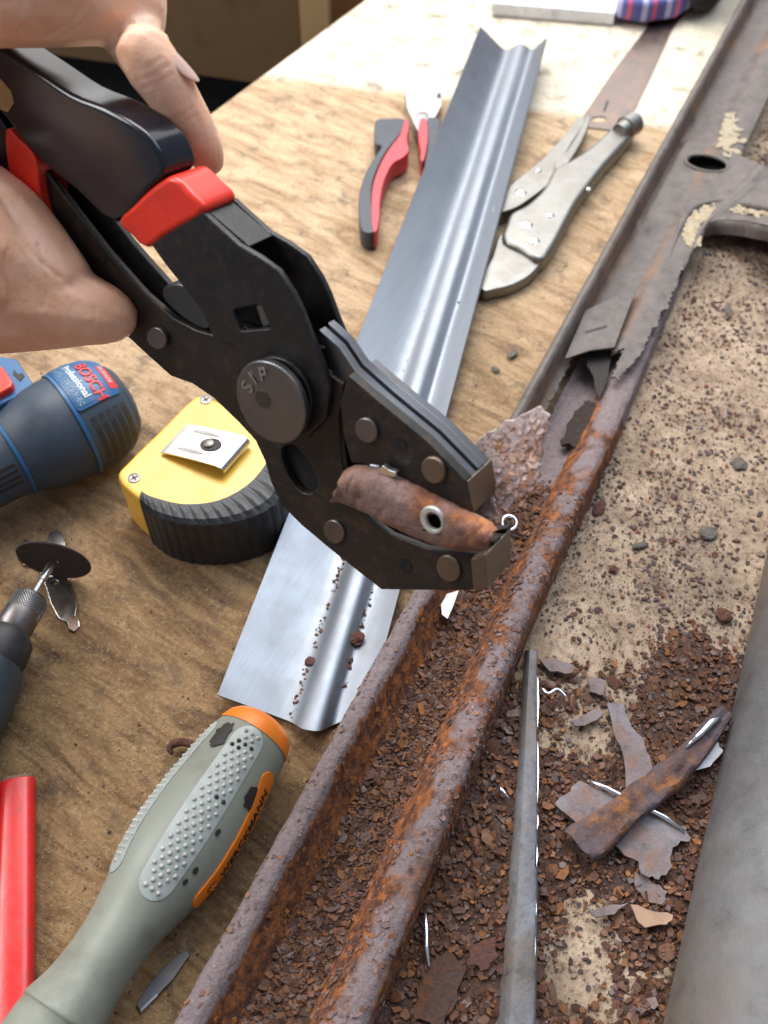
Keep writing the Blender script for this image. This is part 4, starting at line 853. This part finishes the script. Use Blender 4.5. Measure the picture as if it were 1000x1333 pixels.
# lower lever
lv = [(46, 205), (95, 270), (140, 328), (189, 383), (225, 414), (255, 430), (290, 440), (330, 460), (400, 470), (448, 500), (441, 545), (444, 590), (449, 622), (462, 652), (482, 676), (510, 697), (555, 714), (600, 719), (630, 722), (627, 769), (560, 769), (496, 768), (460, 740), (424, 711), (392, 684), (366, 658), (352, 628), (344, 600), (332, 574), (311, 551), (278, 519), (250, 500), (222, 490), (193, 464), (167, 440), (130, 406), (100, 372), (83, 350), (60, 280)]
slot = catm(P_([(366, 585), (383, 580), (398, 598), (412, 622), (411, 638), (398, 643), (383, 632), (370, 608)], -.0027), 3)
slab('lever_plate', P_(lv, -.0027), TH * .0030, BLACKOXR, pl, holes=[slot], bevel=.0008, seg=3)
slab('lever_plate', PD_(lv, -.0115), TH * .0028, BLACKOX, pl, bevel=.0006, seg=2)
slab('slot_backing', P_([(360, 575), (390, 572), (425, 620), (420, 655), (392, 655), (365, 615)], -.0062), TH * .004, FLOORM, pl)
slab('toggle_link', catm(P_([(215, 372), (240, 372), (262, 398), (274, 425), (262, 428), (235, 412), (212, 388)], -.0045), 3), TH * .006, worn('grey_link', (.06, .065, .075), .35, .5), pl, bevel=.001, seg=3)
slab('lever_grip', catm(P_([(8, 168), (24, 182), (46, 206), (52, 250), (66, 300), (84, 352), (68, 334), (46, 304), (26, 268), (10, 215)], .0006), 3), TH * .013, GRIPRED, pl, bevel=.002, seg=3)
slab('lever_grip_end', catm(P_([(-90, 40), (-40, 105), (7, 166), (10, 210), (22, 268), (0, 238), (-50, 170), (-110, 95)], .0004), 3), TH * .014, GRIPBLK, pl, bevel=.003, seg=4)
# pivot disc
def circ(x, y, rx, ry, rot, n=40):
    c, s = math.cos(rot), math.sin(rot); return [(x + rx * math.cos(t) * c - ry * math.sin(t) * s, y + rx * math.cos(t) * s + ry * math.sin(t) * c) for t in np.linspace(0, 2 * math.pi, n + 1)[:-1]]
pr_ = math.atan2(108, 62)
slab('pivot_boss', P_(circ(362, 514, 52, 40, pr_), .002), TH * .004, BLACKOX, pl, bevel=.0006)
pd = slab('pivot_disc', P_(circ(352, 524, 58, 40, pr_), .0058), TH * .0030, DARKSTEEL, pl, bevel=.0007, seg=3)
slab('center_punch', P_(circ(342, 520, 13, 9, pr_, 20), .0060), TH * .0006, worn('disc_centre', (.10, .09, .085), .5, .8), pd, bevel=.0002)
for ch, ang in (('S', 205), ('I', 232), ('P', 262)):
    cxp, cyp = 352, 524; a = math.radians(ang)
    e = lambda rr: (cxp + (58 * rr * math.cos(a - pr_) * math.cos(pr_) - 40 * rr * math.sin(a - pr_) * math.sin(pr_)), cyp + (58 * rr * math.cos(a - pr_) * math.sin(pr_) + 40 * rr * math.sin(a - pr_) * math.cos(pr_)))
    c0_ = PF(*e(.70), .0060); up_ = (PF(*e(.95), .0060) - PF(*e(.45), .0060)).normalized(); rt_ = up_.cross(PN).normalized()
    textmesh(ch, .0068, lambda x, y, z: c0_ + rt_ * x + up_ * (y - .0026) + PN * (z + .0001), 'stamped_letter', PALEST, pd, 'CENTER', .00012)
# jaws
uj = [(405, 432), (432, 456), (453, 487), (494, 524), (556, 575), (606, 626), (611, 650), (615, 668), (588, 659), (551, 641), (515, 620), (494, 607), (457, 603), (447, 570), (440, 523), (420, 480)]
ujl = [(453, 489), (494, 524), (556, 575), (606, 626), (611, 650), (615, 668), (588, 659), (551, 641), (515, 620), (494, 607), (457, 603), (447, 570), (442, 523)]
for k, (o0, o1, sh) in enumerate(((-.0002, .0040, 0), (-.0046, .0036, 3), (-.0086, .0036, 0), (-.0126, .0038, 2))):
    base = ujl if k in (0, 3) else uj
    slab('upper_jaw_plate', PD_([(x - sh * .5, y + sh) for x, y in base], o0), TH * o1, BLACKOXR if k == 0 else JAWTOP, pl, bevel=.0005)
lj = [(500, 712), (540, 728), (600, 722), (632, 716), (630, 740), (628, 768), (560, 769), (500, 766), (478, 740)]
for o0, o1 in ((-.0060, .0050), (-.0145, .0040)): slab('lower_jaw_plate', PD_(lj, o0), TH * o1, BLACKOXR, pl, bevel=.0005)
slab('upper_jaw_tip', P_([(600, 628), (609, 626), (617, 668), (609, 667)], -.0008), TH * .0158, JAWEND, pl, bevel=.0004)
slab('lower_jaw_tip', P_([(612, 728), (632, 722), (634, 768), (616, 769)], .0002), TH * .0176, JAWEND, pl, bevel=.0007)
slab('upper_jaw_teeth', P_(jag([(495, 606), (516, 619), (551, 640), (588, 658), (586, 664), (550, 647), (512, 626), (494, 613)], 1.0, 3, 3), -.001), TH * .014, DARKSTEEL, pl)
for x, y, r in ((476, 561, 16), (563, 613, 17), (434, 693, 15), (583, 741, 17), (203, 441, 14)):
    off = .0012 if (x, y) != (203, 441) else -.0004
    if y > 680: off = -.0015
    slab('rivet', P_(circ(x, y, r * 1.08, r * .84, pr_, 22), off), TH * .0022, JAWEND if x > 500 else DARKSTEEL, pl, bevel=.0006, seg=3)
for x, y, r, off in ((521, 578, 9, .0001), (528, 737, 9, -.0024), (133, 338, 4.5, -.0024)):
    slab('drilled_hole', P_(circ(x, y, r, r * .78, pr_, 18), off), TH * .0002, FLOORM, pl)
# ------------------------------------------------------------------ rusty piece in the jaws
hp = thing('gripped_rust_piece', 'curled rusty metal piece with a bright hole, clamped in the plier jaws', 'metal scrap', D(590, 690, .34))
cen = [(440, 634), (455, 630), (485, 638), (520, 655), (560, 674), (598, 690), (625, 697), (640, 700)]; hw = [18, 23, 27, 28, 27, 24, 18, 9]
cc = catm([Vector((x, y, h)) for (x, y), h in zip(cen, hw)], 10, False); P = []
for i, v in enumerate(cc):
    nx = Vector((-.46, .88)) ; row = []
    for a in np.linspace(-1, 1, 29):
        ww = v.z * (1 + .06 * nz((i * .5, a, 0), 1, 4)); x, y = v.x - nx.x * 0 + nx.x * a * ww, v.y + nx.y * a * ww
        row.append(PF(x, y, .0075 * math.sqrt(max(0, 1 - a * a * .97)) - .002 + .0005 * nz((i * .4, a * 2, 0), 1, 1)))
    P.append(row)
hx, hy = 562, 678
PXY = [[(v.x - .46 * a * v.z, v.y + .88 * a * v.z) for a in np.linspace(-1, 1, 29)] for v in cc]
rustpiece = obj('curled_strip', gridbm(P, lambda i, j: ((PXY[i][j][0] - hx - 2) / 14) ** 2 + ((PXY[i][j][1] - hy) / 12) ** 2 > 1), RUSTRED, hp, smooth=True); solid(rustpiece, .0012, -1)
hc_ = PF(hx, hy, .0062)
slab('hole_rim', P_(circ(hx, hy, 19, 14, 1.0, 26), .0068), TH * .0016, worn('bare_rim', (.66, .66, .62), .45, .4), hp, holes=[P_(circ(hx + 2, hy + 1, 12.5, 9, 1.0, 20), .0068)], bevel=.0004)
slab('hole_shade_backing', P_(circ(hx, hy, 26, 20, 1.0, 20), -.0005), TH * .0006, DARKCAV, hp)  # dark backing added behind the hole, shade put into its colour
slab('bright_burr', P_(jag([(492, 611), (500, 607), (516, 616), (514, 621), (498, 618)], .8, 3, 5), .0035), TH * .002, BRIGHT, hp, bevel=.0004)
fb = [(612, 588), (632, 565), (668, 548), (700, 530), (712, 540), (713, 556), (704, 580), (703, 612), (692, 640), (668, 652), (660, 668), (640, 690), (620, 690), (600, 660)]
FBP = onplane(PF(630, 660, -.012), (PN * .75 - FW * .25 + UP * .35).normalized())
slab('torn_flap', [FBP(x, y) + PN * (.0012 * nz((x * .02, y * .02, 0), 1, 2)) for x, y in jag(fb, 1.8, 4, 21)], TH * .0013, rustmat('pale_rust', ((.10, .05, .04), (.34, .19, .155), (.50, .25, .13), (.50, .39, .37)), 150, 1.0), hp, bevel=.0003)
fx = np.array(fb); pts, sz, nn = [], [], []
def inside(x, y):
    c = False
    for (x0, y0), (x1, y1) in zip(fb, fb[1:] + fb[:1]):
        if (y0 > y) != (y1 > y) and x < (x1 - x0) * (y - y0) / (y1 - y0) + x0: c = not c
    return c
fnv = (PN * .75 - FW * .25 + UP * .35).normalized()
while len(pts) < 240:
    x, y = random.uniform(600, 712), random.uniform(532, 690)
    if not inside(x, y) or nz((x * .03, y * .03, 0), 1, 5) < random.uniform(-.5, .3): continue
    pts.append(FBP(x, y) + PN * (.0012 * nz((x * .02, y * .02, 0), 1, 2)) + fnv * .0002); sz.append(min(abs(random.gauss(.0012, .001)) + .0005, .004)); nn.append(fnv)
FLAPS = flakemat('flap_scale', [(.26, .13, .10), (.50, .37, .35), (.38, .22, .18), (.58, .47, .45), (.50, .23, .10), (.34, .20, .17)])
tag(flakes('flap_scale', pts, sz, FLAPS, hp, .2, .14, nn), kind='stuff')
pts, sz, nn = [], [], []
for k in range(200):
    i = random.randrange(4, len(P) - 6); j = random.randrange(4, 25); q = (P[i + 1][j] - P[i][j]).cross(P[i][j + 1] - P[i][j]).normalized(); q = q if q.dot(PN) > 0 else -q
    if ((PXY[i][j][0] - hx) / 24) ** 2 + ((PXY[i][j][1] - hy) / 20) ** 2 < 1: continue
    pts.append(P[i][j] + q * .0001); sz.append(min(abs(random.gauss(.0012, .001)) + .0005, .0035)); nn.append(q)
tag(flakes('strip_scale', pts, sz, FLAPS, hp, .15, .12, nn), kind='stuff')
# ------------------------------------------------------------------ hand
def hand():
    bm = bmesh.new()
    def chain(L, seg=14):
        pts = catm([Vector((x, y, d * 1000)) for x, y, d, r in L], 6, False); rr = catm([Vector((r, 0, 0)) for *_, r in L], 6, False)
        for v, r in zip(pts, rr):
            d = v.z / 1000; bmesh.ops.create_icosphere(bm, subdivisions=2, radius=max(r.x, .5) * d / FPX, matrix=Matrix.Translation(D(v.x, v.y, d)))
    chain([(-260, -60, .33, 110), (-120, -40, .33, 95), (-30, -22, .325, 80), (60, -10, .325, 68), (120, -8, .328, 64), (158, 0, .335, 58), (176, 20, .340, 42)])      # bent index finger
    chain([(186, 66, .325, 36), (196, 82, .327, 38), (215, 108, .331, 36), (232, 136, .336, 34), (250, 166, .341, 31), (264, 192, .346, 27), (272, 208, .350, 21)])   # finger lying along the grip
    chain([(150, 10, .338, 44), (176, 50, .335, 40), (190, 72, .330, 38)])
    chain([(-300, 260, .36, 150), (-160, 300, .36, 130), (-70, 326, .357, 112), (-22, 340, .362, 92), (6, 350, .362, 72)])      # heel of the hand
    chain([(-60, 385, .372, 84), (-10, 388, .370, 76), (36, 392, .368, 68), (74, 396, .367, 60), (104, 402, .366, 50), (130, 408, .366, 42), (146, 412, .366, 34)])           # finger curling under the lever
    chain([(-40, 270, .362, 70), (0, 296, .362, 66), (34, 330, .362, 62), (66, 362, .363, 54)])
    chain([(-260, -60, .34, 130), (-330, 80, .36, 170), (-300, 260, .365, 160)])       # back of the hand outside the frame
    chain([(-330, 80, .36, 160), (-480, 40, .37, 130), (-640, 0, .38, 130)])           # wrist
    o = obj('hand', bm, SKIN)
    m = o.modifiers.new('remesh', 'REMESH'); m.mode = 'VOXEL'; m.voxel_size = .0011; m.use_smooth_shade = True
    m = o.modifiers.new('smooth', 'SMOOTH'); m.factor = .6; m.iterations = 5
    dg = bpy.context.evaluated_depsgraph_get(); dg.update(); me = bpy.data.meshes.new_from_object(o.evaluated_get(dg)); o.modifiers.clear(); o.data = me
    me.update(); nv = np.empty(len(me.vertices) * 3); me.vertices.foreach_get('normal', nv); nv = nv.reshape(-1, 3); co = np.empty(len(me.vertices) * 3); me.vertices.foreach_get('co', co); co = co.reshape(-1, 3)
    rel = co + np.array(o.location) - np.array(CAM); dep = rel @ np.array(FW); ux = 500 + FPX * (rel @ np.array(RT)) / dep; uy = 666.5 - FPX * (rel @ np.array(UP)) / dep
    front = (nv @ -np.array(FW)) > -.1
    CR = [([(2, 262), (22, 292), (40, 326), (62, 348), (80, 362)], 3.2, .0011), ([(50, 318), (56, 345), (62, 372), (54, 402)], 2.6, .0010), ([(10, 325), (4, 352), (10, 385), (2, 420)], 2.6, .0009), ([(30, 345), (34, 372), (28, 400)], 2.0, .0006), ([(80, 378), (92, 396), (90, 420)], 2.2, .0006), ([(118, 388), (124, 404), (120, 426)], 2.0, .0005),
          ([(146, 62), (156, 44), (172, 33), (196, 30), (214, 40)], 4.0, .0014), ([(172, 92), (190, 88), (212, 74)], 2.0, .0004), ([(178, 104), (196, 99), (220, 84)], 2.0, .0005), ([(184, 114), (200, 110), (226, 96)], 1.8, .0004), ([(214, 160), (234, 152), (252, 140)], 2.2, .0005), ([(218, 168), (238, 160), (256, 149)], 1.8, .0004), ([(60, 48), (90, 30), (110, 4)], 2.6, .0006), ([(74, 52), (102, 34), (122, 10)], 2.2, .0005), ([(20, 44), (40, 24), (50, 2)], 2.2, .0004)]
    for L, wd, dp in CR:
        L = [(p.x, p.y) for p in catm([Vector((a, b, 0)) for a, b in L], 8, False)]; dm = np.full(len(ux), 1e9)
        for (x0, y0), (x1, y1) in zip(L, L[1:]):
            t = np.clip(((ux - x0) * (x1 - x0) + (uy - y0) * (y1 - y0)) / max((x1 - x0) ** 2 + (y1 - y0) ** 2, 1e-6), 0, 1); dm = np.minimum(dm, np.hypot(ux - x0 - t * (x1 - x0), uy - y0 - t * (y1 - y0)))
        k = dp * .62 * (1.5 * np.exp(-(dm / wd) ** 2) - .5 * np.exp(-(dm / (wd * 2.6)) ** 2)) * front; co = co - nv * k[:, None]
    me.vertices.foreach_set('co', co.ravel()); me.update(); me.polygons.foreach_set('use_smooth', [True] * len(me.polygons))
    return tag(o, 'bare hand gripping the pliers, entering from the upper left', 'hand')
ho = hand()
nd = (RT * .72 + UP * .45 - FW * .45).normalized(); na = (D(258, 150, .338) - D(216, 70, .327)).normalized(); na = (na - nd * na.dot(nd)).normalized(); nb = nd.cross(na)
bm = bmesh.new(); bmesh.ops.create_uvsphere(bm, u_segments=24, v_segments=12, radius=1)
nc0 = D(218, 104, .330) + nd * .0079
for v in bm.verts: v.co = nc0 + na * (v.co.x * .0072) + nb * (v.co.y * .0042) + nd * (v.co.z * .0007 - (v.co.y * .0052) ** 2 * 45)
obj('fingernail', bm, NAIL, ho, True)
